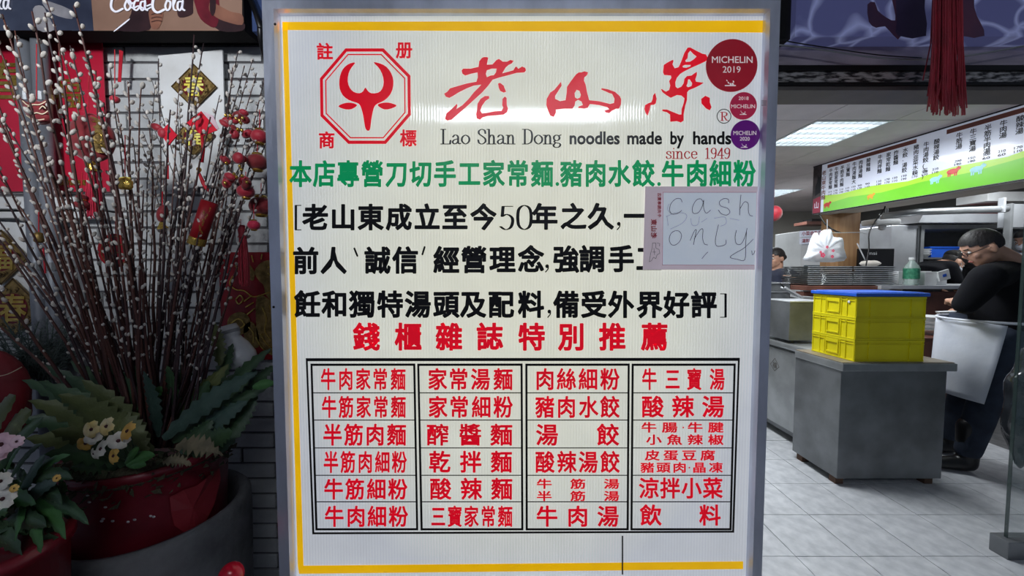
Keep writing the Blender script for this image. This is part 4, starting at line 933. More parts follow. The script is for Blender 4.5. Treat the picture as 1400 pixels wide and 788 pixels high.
# big pouch with gold work and tassel
Y = 1.12; c = P(125, 188, Y); F = flatframe(Y)
t = thing('pouch_ornament', 'largest red and gold fortune pouch with a long pink tassel, left part of the willow', 'ornament', tuple(c), 'ornaments hung on the willow')
k_ = 1 / 508 * Y
MB().ell(c + Vector((0, 0, -.003)), (30 * k_, 13 * k_, 32 * k_), 24, 16, R=Matrix.Rotation(-.5, 3, 'Y'), fn=lambda p: Vector((p.x * (1 - .25 * max(0, p.z)), p.y, p.z))).build('pouch', M('plush_red'), t, smooth=True)
m = MB(); FP_ = lambda x, y, l: F(x, y, .028 - .00002 * ((x - 128) ** 2 + (y - 190) ** 2))
for pts in ([(118, 176), (130, 172), (144, 182), (150, 196), (146, 208), (132, 208), (124, 196)], [(116, 164), (128, 160), (140, 168), (136, 176), (122, 172)]): patch(m, FP_, pts, smooth=3)
m.build('gold_panel', M('gold_dull'), t)
m = MB(); FQ_ = lambda x, y, l: F(x, y, .0295 - .00002 * ((x - 128) ** 2 + (y - 190) ** 2))
for st in ([(124, 186), (132, 180), (140, 188), (134, 196), (128, 192)], [(138, 198), (144, 202), (138, 206)], [(120, 168), (130, 166), (136, 172)], [(101, 168), (105, 172), (110, 168), (106, 164), (101, 168)], [(104, 186), (110, 183), (114, 188), (108, 193), (104, 186)]): nib(m, FQ_, st, 1.6, 1.6, smooth=3)
m.build('gold_thread', M('gold'), t)
m = MB(); m.ell(P(124, 161, Y), (.02, .012, .012), 12, 8); m.ell(P(104, 172, Y), (.012, .010, .014), 12, 8); m.build('knot', M('silk_red'), t, smooth=True)
cord(t, 121, 100, 160, Y); tassel_part(t, 126, 218, 300, Y, 15)
def simple(name, label, px, py, Y, builder, hang=None):
    t = thing(name, label, 'ornament', tuple(P(px, py, Y)), 'ornaments hung on the willow'); builder(t, px, py, Y, Y / 508)
    if hang: cord(t, px, hang, py, Y)
    return t
def bell(t, px, py, Y, k): MB().lathe([(0.0001, 8 * k), (5 * k, 7 * k), (10 * k, 3 * k), (10 * k, -5 * k), (7 * k, -8 * k), (0.0001, -8 * k)], 20, P(px, py, Y), sy=.5).build('body', M('gold'), t, smooth=True); MB().tube([P(px - 8, py - 7, Y) , P(px, py - 9, Y), P(px + 8, py - 7, Y)], .0015, 6).build('rim', M('gold_bright'), t)
simple('gold_ingot_charm', 'small gold ingot charm hanging right of the pouch tassel', 171, 251, 1.08, bell, 185)
def gourd(t, px, py, Y, k):
    c = P(px, py, Y); MB().lathe([(0.0001, -10 * k), (7 * k, -8 * k), (9 * k, -3 * k), (4 * k, 2 * k), (6 * k, 7 * k), (3 * k, 10 * k), (0.0001, 11 * k)], 16, c).build('body', M('plush_red'), t, smooth=True)
    MB().lathe([(4.6 * k, 1 * k), (4.9 * k, 2 * k), (4.6 * k, 3 * k)], 16, c).build('gold_band', M('gold'), t)
simple('gourd_charm', 'little red gourd charm below the right red poster', 112, 276, 1.10, gourd, 235)
simple('gourd_charm', 'small red gourd charm high up, left of the white board', 157, 136, 1.15, lambda t, x, y, Y, k: MB().ell(P(x, y, Y), (6 * k, 5 * k, 5 * k), 12, 8).build('body', M('silk_red'), t, smooth=True), 68)
def paper_fold(t, px, py, Y, k, lining=True, s=1.0, ribbon=True):
    F = flatframe(Y)
    m = MB(); m.poly([F(px - 22 * s, py - 2 * s), F(px - 2 * s, py - 18 * s, .004), F(px + 20 * s, py + 8 * s, .01), F(px, py + 16 * s, .004)], (0, .002, 0)); m.build('front', M('envelope_red'), t)
    if lining: m = MB(); m.poly([F(px, py - 17.5 * s, .006), F(px + 14 * s, py - 12 * s, .0), F(px + 22 * s, py + 6 * s, .006), F(px + 19 * s, py + 7 * s, .010)], (0, .002, 0)); m.build('lining', M('lining'), t)
    if ribbon: m = MB(); m.tube([F(px - 1, py + 14, .002), F(px + 1, py + 34, .002), F(px - 1, py + 52, .002)], .0045, 6); m.build('ribbon', M('cord_red'), t, smooth=True)
simple('paper_envelope', 'folded red paper envelope with a pale pink side, in front of the white board', 277, 170, 1.18, paper_fold)
def paper_sq(t, px, py, Y, k):
    F = flatframe(Y); m = MB(); m.poly([F(px - 12, py - 4), F(px - 2, py - 15, .004), F(px + 11, py + 0, .006), F(px - 1, py + 14, .002)], (0, .003, 0)); m.build('card', M('envelope_red'), t)
    m = MB(); m.ell(F(px - 17, py - 11), (8 * k, 4 * k, 5 * k), 10, 6, R=Matrix.Rotation(.4, 3, 'Y')); m.ell(F(px - 9, py - 3), (6 * k, 4 * k, 7 * k), 10, 6); m.build('bow', M('silk_red'), t, smooth=True)
    m = MB(); m.tube([F(px - 2, py + 12), F(px - 1, py + 60)], .0022, 6); m.build('ribbon', M('cord_red'), t)
simple('paper_charm', 'small red diamond card with a bow, left of the red envelope', 231, 185, 1.16, paper_sq)
def pendant(t, px, py, Y, k):
    F = flatframe(Y)
    m = MB(); m.tube(catmull([F(px, py - 22), F(px + 6, py - 8), F(px + 13, py + 4)], 3), [.003, .004, .005, .006, .006, .005, .002], 6); m.build('ribbon', M('cord_red'), t, smooth=True)
    MB().ell(F(px, py - 26), (.007, .006, .008), 10, 8).build('bead', M('gold'), t, smooth=True)
simple('bead_pendant', 'red ribbon pendant with a round gold bead below the red envelope', 272, 258, 1.16, pendant)
def firecracker(t, px, py, Y, k):
    F = flatframe(Y); a_, b_ = F(287, 276), F(268, 334)
    MB().tube([a_, b_], .021, 20).build('tube', M('deep_red'), t, smooth=True)
    MB().tube([b_ + (b_ - a_) * -.16, b_ + (b_ - a_) * .005], .0218, 20).build('gold_base', M('gold'), t)
    m = MB(); rr = random.Random(2)
    for i in range(16):
        x = 283 - i * .75 + rr.uniform(-4, 4); y = 284 + i * 2.2; nib(m, lambda a, b, l: F(a, b, .0225), [(x, y), (x + 1.5, y + 1.5), (x, y + 3)], .8, .8)
    m.build('gold_scrolls', M('gold'), t)
simple('scroll_charm', 'tilted dark red roll charm with gold scrolls and gold foot', 277, 305, 1.10, firecracker)
simple('plain_tassel', 'long plain dark red tassel in front of the foil poster', 329, 352, 1.22, lambda t, x, y, Y, k: tassel_part(t, 331, 308, 392, Y, 15, 'silk_red', 'silk_red'), 300)
def lantern(t, px, py, Y, k, r=10, mt='silk_red'):
    c = P(px, py, Y); MB().ell(c, (r * k, r * k * .9, r * k * .85), 16, 10).build('globe', M(mt), t, smooth=True)
    m = MB(); m.lathe([(r * k * .45, r * k * .72), (r * k * .5, r * k * .85), (r * k * .4, r * k * .95)], 12, c); m.lathe([(r * k * .4, -r * k * .95), (r * k * .5, -r * k * .85), (r * k * .45, -r * k * .72)], 12, c); m.build('gold_cap', M('gold'), t)
simple('red_lantern', 'small shiny red lantern nearest the sign frame, upper cluster', 355, 187, 1.22, lambda *a: lantern(*a, r=11), 150)
simple('red_lantern', 'small dark red lantern just below the upper cluster by the sign frame', 352, 222, 1.22, lambda *a: lantern(*a, r=13, mt='plush_red'), 190)
simple('pink_ball', 'small pink ball charm on the right, above the foil poster', 347, 308, 1.2, lambda *a: lantern(*a, r=8, mt='tassel_pink'), 280)
simple('red_lantern', 'round red lantern half hidden by twigs, right middle of the willow', 336, 262, 1.2, lambda *a: lantern(*a, r=11), 235)
simple('red_lantern', 'red lantern low on the right with a patterned coat', 357, 282, 1.27, lambda *a: lantern(*a, r=15, mt='plush_red'), 250)
def cluster(t, px, py, Y, k):
    rr = random.Random(px)
    for i in range(9):
        x, y = px + rr.uniform(-20, 20), py + rr.uniform(-26, 22); MB().ell(P(x, y, Y + rr.uniform(-.02, .02)), (rr.uniform(4, 9) * k, 5 * k, rr.uniform(4, 8) * k), 10, 7, R=Matrix.Rotation(rr.uniform(0, 3), 3, 'Y')).build('silk_petal', M('silk_red' if i % 3 else 'plush_red'), t, smooth=True)
    m = MB()
    for i in range(8): m.ell(P(px + rr.uniform(-16, 16), py + rr.uniform(-18, 18), Y - .02), (2.0 * k, 2 * k, 2.6 * k), 8, 6)
    o = m.build('gold_beads', M('gold'), t, smooth=True); o['kind'] = 'stuff'
simple('silk_flower_cluster', 'cluster of red silk petals and gold beads left of the small lanterns', 320, 172, 1.2, cluster)
simple('silk_flower_cluster', 'lower cluster of red petals with gold beads around the right stems', 322, 236, 1.18, cluster)
def medallion(t, px, py, Y, k):
    F = flatframe(Y); MB().lathe([(0.0001, .006), (22 * k, .006), (23 * k, .003), (22 * k, -.004), (0.0001, -.004)], 32, P(px, py, Y), up=(0, -1, 0)).build('disc', M('deep_red'), t)
    m = MB(); FM = lambda x, y, l: F(x, y, .008)
    nib(m, FM, [(px + 20 * math.cos(2 * PI * i / 24), py + 20 * math.sin(2 * PI * i / 24)) for i in range(24)], 1.2, 1.2, closed=True)
    for st in ([(px - 14, py - 8), (px - 4, py - 12), (px + 6, py - 8), (px + 14, py - 12)], [(px - 12, py + 6), (px, py + 2), (px + 12, py + 6)]): nib(m, FM, st, 1.4, 1.4, smooth=3)
    m.build('gold_relief', M('gold_dull'), t)
simple('red_medallion', 'round dark red medallion deep between the stems, left of centre', 158, 343, 1.22, medallion, 300)
def fish(t, px, py, Y, k):
    MB().ell(P(px, py, Y), (7 * k, 5 * k, 12 * k), 14, 10, R=Matrix.Rotation(.3, 3, 'Y')).build('body', M('plush_red'), t, smooth=True)
    m = MB(); m.poly([P(px - 3, py + 10, Y), P(px + 8, py + 20, Y), P(px - 8, py + 22, Y)], (0, .003, 0)); m.build('tail', M('gold'), t)
simple('fish_charm', 'small red fish charm in the middle of the stems', 222, 292, 1.12, fish, 262)
simple('bell_charm', 'little brass bell low on the left beside the white board', 53, 324, 1.0, lambda t, x, y, Y, k: (MB().lathe([(0.0001, 7 * k), (4 * k, 5 * k), (5 * k, -6 * k), (3 * k, -8 * k), (0.0001, -8 * k)], 14, P(x, y, Y)).build('body', M('gold_dull'), t, smooth=True), MB().tube([P(x + 6, y + 14, Y), P(x + 9, y + 50, Y)], .002, 6).build('ribbon', M('cord_red'), t)), 290)
# ribbon hanging on the bricks
rbn = MB(); rbn.poly([P(163, 68, 1.44), P(168, 70, 1.44), P(165, 112, 1.44), P(161, 112, 1.44)], (0, .002, 0)); tag(rbn.build('hanging_ribbon', M('cord_red')), 'short red ribbon pinned on the white bricks near the top', 'ribbon')
# ------------------------------------------------------------------ white ceramic vase behind the leaves
t = thing('ceramic_vase', 'white ceramic vase with a blue grey mark, tilted in front of the foil poster', 'vase', tuple(P(322, 492, 1.34)))
a_ = P(330, 500, 1.33); ax_ = (P(311, 445, 1.33) - a_).normalized(); h = (P(311, 445, 1.33) - a_).length
prof = [(.0001, 0), (.055, 0), (.056, h * .25), (.044, h * .5), (.030, h * .66), (.026, h * .72), (.030, h * .74), (.031, h * .9), (.027, h), (.0001, h)]
mat('porcelain', (222, 224, 226), rough=.25, var=.03, coat=.5)
MB().lathe(prof, 28, a_, up=ax_).build('body', M('porcelain'), t, smooth=True)
MB().lathe([(.032, h * .80), (.0325, h * .84), (.032, h * .88)], 28, a_, up=ax_).build('grey_mark', M('grey_plastic'), t)
# ------------------------------------------------------------------ left flower pot with green leaves and pink flowers
lp = thing('flower_pot', 'dark red pot with broad green leaves and pale pink flowers, bottom left corner', 'potted plant', (P(-25, 760, .76).x, .76, 0))
cl = Vector((P(-25, 760, .76).x, .76, .77))
MB().lathe([(.0001, .0), (.10, .0), (.122, cl.z - .03), (.132, cl.z - .03), (.132, cl.z), (.118, cl.z), (.0001, cl.z - .03)], 40, (cl.x, .76, 0)).build('pot', M('pot_red'), lp, smooth=True)
for bp_, tp_, w, mt in (((30, 690), (56, 757), .022, 'leaf_bright'), ((40, 680), (90, 738), .026, 'leaf_bright'), ((30, 680), (20, 740), .016, 'leaf_bright'), ((45, 680), (122, 718), .020, 'leaf_dark'), ((20, 700), (78, 660), .020, 'leaf_blue'), ((-10, 690), (48, 690), .024, 'leaf_bright'), ((-20, 700), (10, 700), .03, 'leaf_bright'),
                        ((10, 660), (58, 606), .010, 'leaf_dark'), ((5, 650), (28, 612), .009, 'leaf_bright'), ((30, 665), (96, 622), .012, 'leaf_bright'), ((20, 690), (62, 622), .018, 'leaf_blue'), ((-20, 660), (60, 570), .022, 'leaf_dark'), ((-10, 620), (42, 560), .03, 'leaf_olive'), ((-30, 610), (20, 540), .03, 'leaf_olive'), ((0, 720), (64, 720), .026, 'leaf_dark'), ((-20, 730), (30, 760), .026, 'leaf_dark'), ((50, 670), (84, 690), .02, 'leaf_dark'), ((30, 660), (100, 655), .02, 'leaf_dark')):
    leaf(lp, P(*bp_, .80), P(*tp_, .73), w * .85, mt, serr=.12, seg=12)
for x, y, r, pm in ((4, 608, .026, 'petal_pink'), (-8, 622, .026, 'petal_pink'), (24, 604, .014, 'petal_pink'), (3, 658, .02, 'petal_white'), (6, 682, .024, 'petal_white'), (-8, 668, .024, 'petal_white'), (20, 668, .009, 'petal_orange'), (78, 654, .008, 'petal_orange')):
    flower(lp, P(x, y, .71), r * .85, pm, (.3, -1, .4), 6)
m = MB(); rr = random.Random(4)
for k in range(160):
    c = P(rr.uniform(-30, 90), rr.uniform(640, 735), rr.uniform(.78, .86)); d = Vector((rr.uniform(-1, 1), -.3, rr.uniform(-.3, 1))).normalized() * .035; s_ = d.cross(Vector((0, -1, 0))).normalized() * .012; m.add([c, c + d * .5 + s_, c + d, c + d * .5 - s_], [(0, 1, 2, 3)])
o = m.build('undergrowth', M('leaf_dark'), lp, recalc=False); o['kind'] = 'stuff'
# red cloth bundle and conifer sprigs at the far left
t = thing('cloth_bundle', 'bulging dark red cloth bundle at the left edge behind the leaves', 'cloth', tuple(P(10, 600, 1.25)))
MB().ell(P(-25, 545, 1.22), (.15, .07, .17), 28, 18, fn=lambda p: p * (1 + .05 * math.sin(6 * p.x + 5 * p.z))).build('bundle', mat('bundle_cloth', (104, 12, 22), rough=.7, rgb2=(126, 18, 30), scale=6, bump=.3, bscale=20), t, smooth=True)
MB().tube(catmull([P(-10, 516, 1.15), P(10, 512, 1.15), P(30, 502, 1.16)], 4), .0012, 5).build('string', M('cream_paint'), t)
cs = thing('conifer_sprigs', 'grey green conifer sprigs at the left below the diamond plaques', 'plant', tuple(P(50, 520, 1.36)))
mat('needle', (84, 96, 92), rough=.7, rgb2=(58, 72, 66), scale=20)
rr = random.Random(6)
for k in range(46):
    b_ = P(rr.uniform(20, 70), 530, 1.36); tp = P(rr.uniform(-20, 115), rr.uniform(432, 490), rr.uniform(1.3, 1.42)); m = MB(); m.tube([b_, b_.lerp(tp, .5) + Vector((0, 0, .01)), tp], .0018, 4)
    for i in range(60):
        t_ = rr.uniform(.25, 1); p = b_.lerp(tp, t_); d = ((tp - b_).normalized() + Vector((rr.uniform(-1, 1), rr.uniform(-1, 1), rr.uniform(-1, 1)))).normalized() * .028; s_ = d.cross(Vector((0, -1, .1))).normalized() * .0014; m.add([p - s_, p + s_, p + d], [(0, 1, 2)])
    m.build('sprig', M('needle'), cs, recalc=False)
# red balloon like toy at the foot of the wall
t = thing('red_ball', 'small shiny red ball at the bottom edge beside the planter', 'ball', tuple(P(316, 800, 1.0)))
mat('ball_red', (214, 20, 50), rough=.25, coat=.4)
MB().ell(P(316, 788, .93), (.030, .028, .034), 20, 14).build('ball', M('ball_red'), t, smooth=True)
MB().tube([P(316, 788, .93) - Vector((0, 0, .03)), P(316, 788, .93) - Vector((0, -.06, .2))], .004, 6).build('stick', M('white_plastic'), t)
# ------------------------------------------------------------------ right: blue banner and red fringe over the doorway
bn = bpy.data.materials.new('banner_print'); bn.use_nodes = True; N = bn.node_tree.nodes; L = bn.node_tree.links; b = N['Principled BSDF']
tc = N.new('ShaderNodeTexCoord'); vo = N.new('ShaderNodeTexVoronoi'); vo.feature = 'DISTANCE_TO_EDGE'; vo.inputs['Scale'].default_value = 5.5
nz = N.new('ShaderNodeTexNoise'); nz.inputs['Scale'].default_value = 4; L.new(tc.outputs['Object'], nz.inputs[0])
mx = N.new('ShaderNodeVectorMath'); mx.operation = 'MULTIPLY_ADD'; mx.inputs[1].default_value = (.25, .25, .25); L.new(nz.outputs['Color'], mx.inputs[0]); L.new(tc.outputs['Object'], mx.inputs[2]); L.new(mx.outputs[0], vo.inputs[0])
rp = N.new('ShaderNodeValToRGB'); L.new(vo.outputs['Distance'], rp.inputs[0]); e = rp.color_ramp.elements; e[0].position = 0; e[0].color = srgb(138, 146, 190); e[1].position = .09; e[1].color = srgb(78, 82, 126)
L.new(rp.outputs[0], b.inputs['Base Color']); L.new(rp.outputs[0], b.inputs['Emission Color']); b.inputs['Emission Strength'].default_value = .35; b.inputs['Roughness'].default_value = .4
FN = flatframe(1.37)
t = thing('blue_banner', 'blue violet lit banner with water pattern and dark figures above the doorway', 'banner', tuple(FN(1240, 50)))
a_ = FN(1087, 50); b_ = FN(1700, -60)
MB().box(a_.x, b_.x, 1.37, 1.43, a_.z, b_.z).build('print', bn, t)
mat('figure_print', (62, 46, 72), rough=.4, rgb2=(84, 52, 74), scale=8, emit=.1); mat('figure_dark', (44, 38, 66), rough=.4, rgb2=(54, 48, 80), scale=8, emit=.1)
m = MB(); patch(m, FN, [(1186, 6), (1196, 3), (1200, 14), (1212, 24), (1224, 28), (1222, 10), (1216, -20), (1232, -20), (1232, 49), (1222, 49), (1210, 36), (1198, 38), (1188, 30)], .0006, smooth=2); m.build('printed_figure', M('figure_print'), t)
m = MB(); patch(m, FN, [(1228, -40), (1264, -40), (1264, 10), (1266, 49), (1228, 49), (1226, 30)], .0012, smooth=2); m.build('printed_figure', M('figure_dark'), t)
m = MB(); patch(m, FN, [(1312, -40), (1330, -40), (1332, 10), (1340, 30), (1346, 49), (1316, 49), (1310, 20)], .0012, smooth=2); m.build('printed_figure', M('figure_print'), t)
MB().box(P(1059, 54, 1.39).x, FN(1087, 0).x - .002, 1.385, 1.44, FN(0, 50).z, FN(0, -60).z).build('side_block', M('black_plastic'), t)
# two cables along the beam
for k, (pts, r, mt, lab) in enumerate((([(1056, 61), (1110, 66), (1200, 79), (1270, 81), (1330, 75), (1400, 63), (1480, 50)], .0032, 'grey_plastic', 'grey cable sagging along the metal beam over the doorway'), ([(1056, 50), (1075, 56), (1110, 62), (1200, 75), (1260, 79)], .002, 'black_plastic', 'thin dark cable above the grey one on the metal beam'))):
    o = MB().tube(catmull([P(a, b, 1.385 - .01 * k) for a, b in pts], 5), r, 6).build('beam_cable', M(mt), smooth=True); tag(o, lab, 'cable')
# long red fringe
t = thing('red_tassel', 'long red hanging tassel in front of the banner and the doorway', 'tassel', tuple(P(1293, 165, 1.25)))
m = MB(); rr = random.Random(9)
for k in range(240):
    x = rr.gauss(1295, 10); x = min(1315, max(1277, x)); zt_ = P(x, -40, 1.25).z; ln = rr.choice([rr.uniform(100, 160), rr.uniform(120, 158)]); 
    spread = (x - 1295) * .15 + rr.uniform(-5, 5) - (rr.random() < .12) * rr.uniform(4, 16); yy = 1.25 + rr.uniform(-.035, .035)
    m.tube([P(x, -40, yy), P(x + spread * .3, 60, yy), P(x + spread, ln, yy)], .0017, 4, cap=False)
o = m.build('fringe', M('silk_red'), t, recalc=False); o['kind'] = 'stuff'
MB().lathe([(.03, 0), (.045, .05), (.02, .1)], 16, P(1295, -40, 1.25)).build('knot', M('silk_red'), t, smooth=True)
# ------------------------------------------------------------------ shop: counters, crates, menu board, kitchen
CH = .785
def XD(px, Y): return (px - 700) / F_PX * (Y * math.cos(PITCH) + .45 * math.sin(PITCH))
mat('crate_yellow', (222, 208, 10), rough=.42, rgb2=(232, 220, 24), scale=5, bump=.05)
mat('lid_blue', (30, 84, 190), rough=.35, rgb2=(38, 96, 206), scale=6)
mat('brown_board', (96, 62, 54), rough=.5, rgb2=(118, 76, 64), scale=6)
mat('wood_column', (150, 112, 76), rough=.55, rgb2=(172, 134, 94), scale=5, stretch=(6, 6, .6), bump=.15)
mat('rust_foot', (96, 72, 58), rough=.8)
mat('counter_edge', (140, 128, 112), rough=.45, metal=.5, rgb2=(160, 150, 136), scale=10)
# near counter: a steel cabinet with a thick top
x0 = 2.035; x1 = 2.69; y0 = 2.27; y1 = 2.64
t = thing('steel_cabinet', 'near stainless steel cabinet end carrying the yellow crates', 'cabinet', ((x0 + x1) / 2, (y0 + y1) / 2, 0))
MB().box(x0, x1, y0, y1, .045, CH - .055).build('body', M('steel_dull'), t, bevel=.004)
MB().box(x0 - .008, x1 + .04, y0 - .02, y1, CH - .055, CH - .006).build('top_rim', M('steel'), t, bevel=.006)
MB().box(x0 - .004, x1 + .03, y0 - .012, y1, CH - .006, CH).build('worktop', M('counter_edge'), t, bevel=.002)
for a, b in ((x0 + .03, y0 + .04), (x1 - .06, y0 + .04), (x0 + .03, y1 - .06), (x1 - .06, y1 - .06)): MB().box(a - .02, a + .03, b - .02, b + .03, 0, .046).build('foot', M('rust_foot'), t, bevel=.002)
# rear counter along the aisle, two doors
xr0 = 2.17
t = thing('steel_counter', 'longer steel counter behind the near one, with a diamond emblem on its door', 'cabinet', (xr0 + .3, 3.3, 0))
MB().box(xr0 + .006, 2.76, 2.65, 4.1, .06, CH - .05).build('body', M('steel_dull'), t, bevel=.003)
MB().box(xr0 - .03, 2.76, 2.65, 4.1, CH - .05, CH - .004).build('worktop', M('steel'), t, bevel=.012)
for a, b in ((2.67, 3.28), (3.30, 4.05)):
    d = MB().box(xr0 - .010, xr0 + .006, a + .03, b, .10, CH - .07).build('door', M('steel'), t, bevel=.003)
    MB().box(xr0 - .018, xr0 - .010, a + .012, a + .030, .16, .22).build('hinge', M('steel_bright'), d); MB().box(xr0 - .018, xr0 - .010, a + .012, a + .030, .6, .66).build('hinge', M('steel_bright'), d)
m = MB(); cy, cz = 3.02, .57
FE = lambda a, b, l=0: Vector((xr0 - .0112, cy - a, cz - b))
nib(m, FE, [(-.05, 0), (0, -.06), (.05, 0), (0, .045), (-.05, 0)], .005, .005); put_char(m, FE, '福', 0, -.003, .05, .05, .01); m.build('diamond_emblem', M('grey_frame'), t)
for b in (2.72, 3.4, 4.0): MB().box(xr0 + .03, xr0 + .09, b, b + .05, 0, .062).build('foot', M('rust_foot'), t)
# three stacked crates and a lid, each a thing
cx0, cx1, cy0, cy1 = 2.115, 2.545, 2.275, 2.60
hh = .134
def crate(z, label):
    t = thing('plastic_crate', label, 'crate', ((cx0 + cx1) / 2, (cy0 + cy1) / 2, z), 'stacked yellow crates')
    a, b, c, d = cx0 + .004, cx1 - .004, cy0 + .004, cy1 - .004; w = .004
    m = MB(); m.box(a, b, c, c + w, z + .002, z + hh - .002); m.box(a, b, d - w, d, z + .002, z + hh - .002); m.box(a, a + w, c + w, d - w, z + .002, z + hh - .002); m.box(b - w, b, c + w, d - w, z + .002, z + hh - .002); m.box(a, b, c, d, z + .001, z + .006)
    m.build('walls', M('crate_yellow'), t)
    m = MB()
    for zz, e in ((z + hh - .012, .011), (z + .001, .008), (z + hh - .028, .003)): 
        m.box(a - .005, b + .005, c - .005, c + .001, zz, zz + e); m.box(a - .005, b + .005, d - .001, d + .005, zz, zz + e); m.box(a - .005, a + .001, c, d, zz, zz + e); m.box(b - .001, b + .005, c, d, zz, zz + e)
    m.build('rim_band', M('crate_yellow'), t)
    for x in (a, a + .085, b - .085, b - .002): MB().box(x - .002, x + .004, c - .005, c, z + .008, z + hh - .01).build('rib', M('crate_yellow'), t)
    for y in (c, c + .06, c + .10, d - .10, d - .06, d - .002): MB().box(a - .005, a, y - .002, y + .004, z + .008, z + hh - .01).build('rib', M('crate_yellow'), t)
    hm = MB(); ya, yb_ = c + .11, d - .11
    hm.box(a - .007, a - .001, ya, yb_, z + hh - .040, z + hh - .016); hm.box(a - .007, a - .001, ya, ya + .006, z + .03, z + hh - .04); hm.box(a - .007, a - .001, yb_ - .006, yb_, z + .03, z + hh - .04); hm.box(a - .007, a - .001, ya, yb_, z + .024, z + .032)
    hm.build('handle_frame', M('crate_yellow'), t)
for k, lab in enumerate(('yellow plastic crate at the bottom of the stack, standing on the steel cabinet', 'yellow plastic crate in the middle of the stack of three', 'yellow plastic crate at the top of the stack, under the blue lid')): crate(CH + .001 + hh * k, lab)
zl = CH + hh * 3 + .003
t = thing('crate_lid', 'flat blue lid covering the stack of yellow crates', 'lid', ((cx0 + cx1) / 2, (cy0 + cy1) / 2, zl))
MB().box(cx0 - .012, cx1 + .012, cy0 - .012, cy1 + .012, zl, zl + .022).build('lid', M('lid_blue'), t, bevel=.005)
MB().box(cx0 + .01, cx1 - .01, cy0 + .01, cy1 - .01, zl + .022, zl + .026).build('raised_field', M('lid_blue'), t, bevel=.002)
MB().ell((cx0 - .001, cy0 + .05, CH + hh * 2.75), (.003, .009, .009), 10, 6).build('round_tag', M('white_plastic'), t)
# steel box on the rear counter, and the pans to its left
t = thing('steel_box', 'plain brushed steel box standing on the rear counter left of the crates', 'box', (2.31, 2.99, CH))
MB().box(2.145, 2.45, 2.86, 3.15, CH + .02, 1.105).build('body', M('steel_dull'), t, bevel=.005)
MB().box(2.143, 2.452, 2.858, 3.152, 1.105, 1.112).build('edge', M('steel_bright'), t)
for a in (2.18, 2.41): MB().box(a, a + .02, 2.88, 2.9, CH, CH + .021).build('foot', M('black_plastic'), t)
def pan(z, h, mt, label, xs=(2.18, 2.47), ys=(3.27, 3.6), grp='steel pans left of the steel box'):
    t = thing('steel_pan', label, 'pan', (sum(xs) / 2, sum(ys) / 2, z), grp); a, b = xs; c, d = ys; w = .004
    m = MB(); m.box(a + .01, b - .01, c + .01, d - .01, z, z + .004)
    for q in ((a + .01, b - .01, c + .01, c + .014), (a + .01, b - .01, d - .014, d - .01), (a + .01, a + .014, c + .01, d - .01), (b - .014, b - .01, c + .01, d - .01)): m.box(*q, z, z + h - .004)
    m.build('pan', M(mt), t)
    m = MB(); m.box(a, b, c, c + .012, z + h - .006, z + h - .001); m.box(a, b, d - .012, d, z + h - .006, z + h - .001); m.box(a, a + .012, c, d, z + h - .006, z + h - .001); m.box(b - .012, b, c, d, z + h - .006, z + h - .001)
    m.build('rim', M('steel_bright'), t)
z = CH + .002
for k, lab in enumerate(('lowest bright steel pan in the stack beside the doorway post', 'second bright steel pan from the bottom beside the doorway post', 'third pan from the bottom beside the doorway post', 'fourth steel pan up, duller, beside the doorway post', 'fifth steel pan up, duller, beside the doorway post', 'top steel pan of the stack beside the doorway post, just below the woman')):
    h = .075; pan(z, h, 'steel' if k < 3 else 'steel_dull', lab); z += h + .001
# small appliance and ladle tray behind the box
t = thing('small_scale', 'small white counter scale with dark buttons behind the steel box', 'scale', (2.6, 3.35, CH))
MB().box(2.50, 2.72, 3.27, 3.45, CH, CH + .30).build('body', M('white_plastic'), t, bevel=.01); MB().box(2.53, 2.69, 3.262, 3.272, CH + .23, CH + .27).build('display', M('black_plastic'), t)
MB().box(2.51, 2.71, 3.28, 3.44, CH + .30, CH + .33).build('tray', M('steel'), t, bevel=.004)
t = thing('steel_scoop', 'tilted steel scoop lying behind the steel box', 'scoop', (2.42, 3.2, CH + .33))
MB().obox((2.42, 3.205, 1.16), (.08, 0, -.045), (0, .03, 0), (.004, 0, .006)).build('blade', M('steel_bright'), t); MB().tube([(2.36, 3.2, 1.19), (2.30, 3.19, 1.24)], .007, 8).build('handle', M('black_plastic'), t)
# ledge (partition shelf) behind the crates
LY, LZ = 3.50, 1.205
t = thing('partition_shelf', 'long brown partition with a steel topped ledge behind the crates', 'shelf', (3.8, 3.7, 0))
MB().box(2.80, 5.2, 3.56, 3.66, 0, LZ - .06).build('partition', M('brown_board'), t)
MB().box(2.78, 3.45, LY, 3.95, LZ - .045, LZ).build('brown_ledge', M('brown_board'), t, bevel=.004); MB().box(3.45, 5.2, LY - .03, 3.95, LZ - .03, LZ + .005).build('steel_ledge', M('steel_bright'), t, bevel=.004)
# two stacks of metal trays
def tray(x0, x1, z, label, grp, dy):
    t = thing('metal_tray', label, 'tray', ((x0 + x1) / 2, 3.72, z), grp)
    m = MB(); y0_, y1_ = 3.52 + dy, 3.86 + dy
    V = [(x0 + .025, y0_ + .02, z), (x1 - .025, y0_ + .02, z), (x1 - .025, y1_ - .02, z), (x0 + .025, y1_ - .02, z), (x0, y0_, z + .012), (x1, y0_, z + .012), (x1, y1_, z + .012), (x0, y1_, z + .012), (x0 - .004, y0_ - .004, z + .0145), (x1 + .004, y0_ - .004, z + .0145), (x1 + .004, y1_ + .004, z + .0145), (x0 - .004, y1_ + .004, z + .0145)]
    m.add(V, [(0, 1, 2, 3)] + [(i, (i + 1) % 4, (i + 1) % 4 + 4, i + 4) for i in range(4)] + [(i + 4, (i + 1) % 4 + 4, (i + 1) % 4 + 8, i + 8) for i in range(4)])
    m.build('tray', M('steel'), t)
    MB().box(x0 - .004, x1 + .004, y0_ - .006, y0_ - .003, z + .010, z + .016).build('rolled_edge', M('steel_bright'), t)
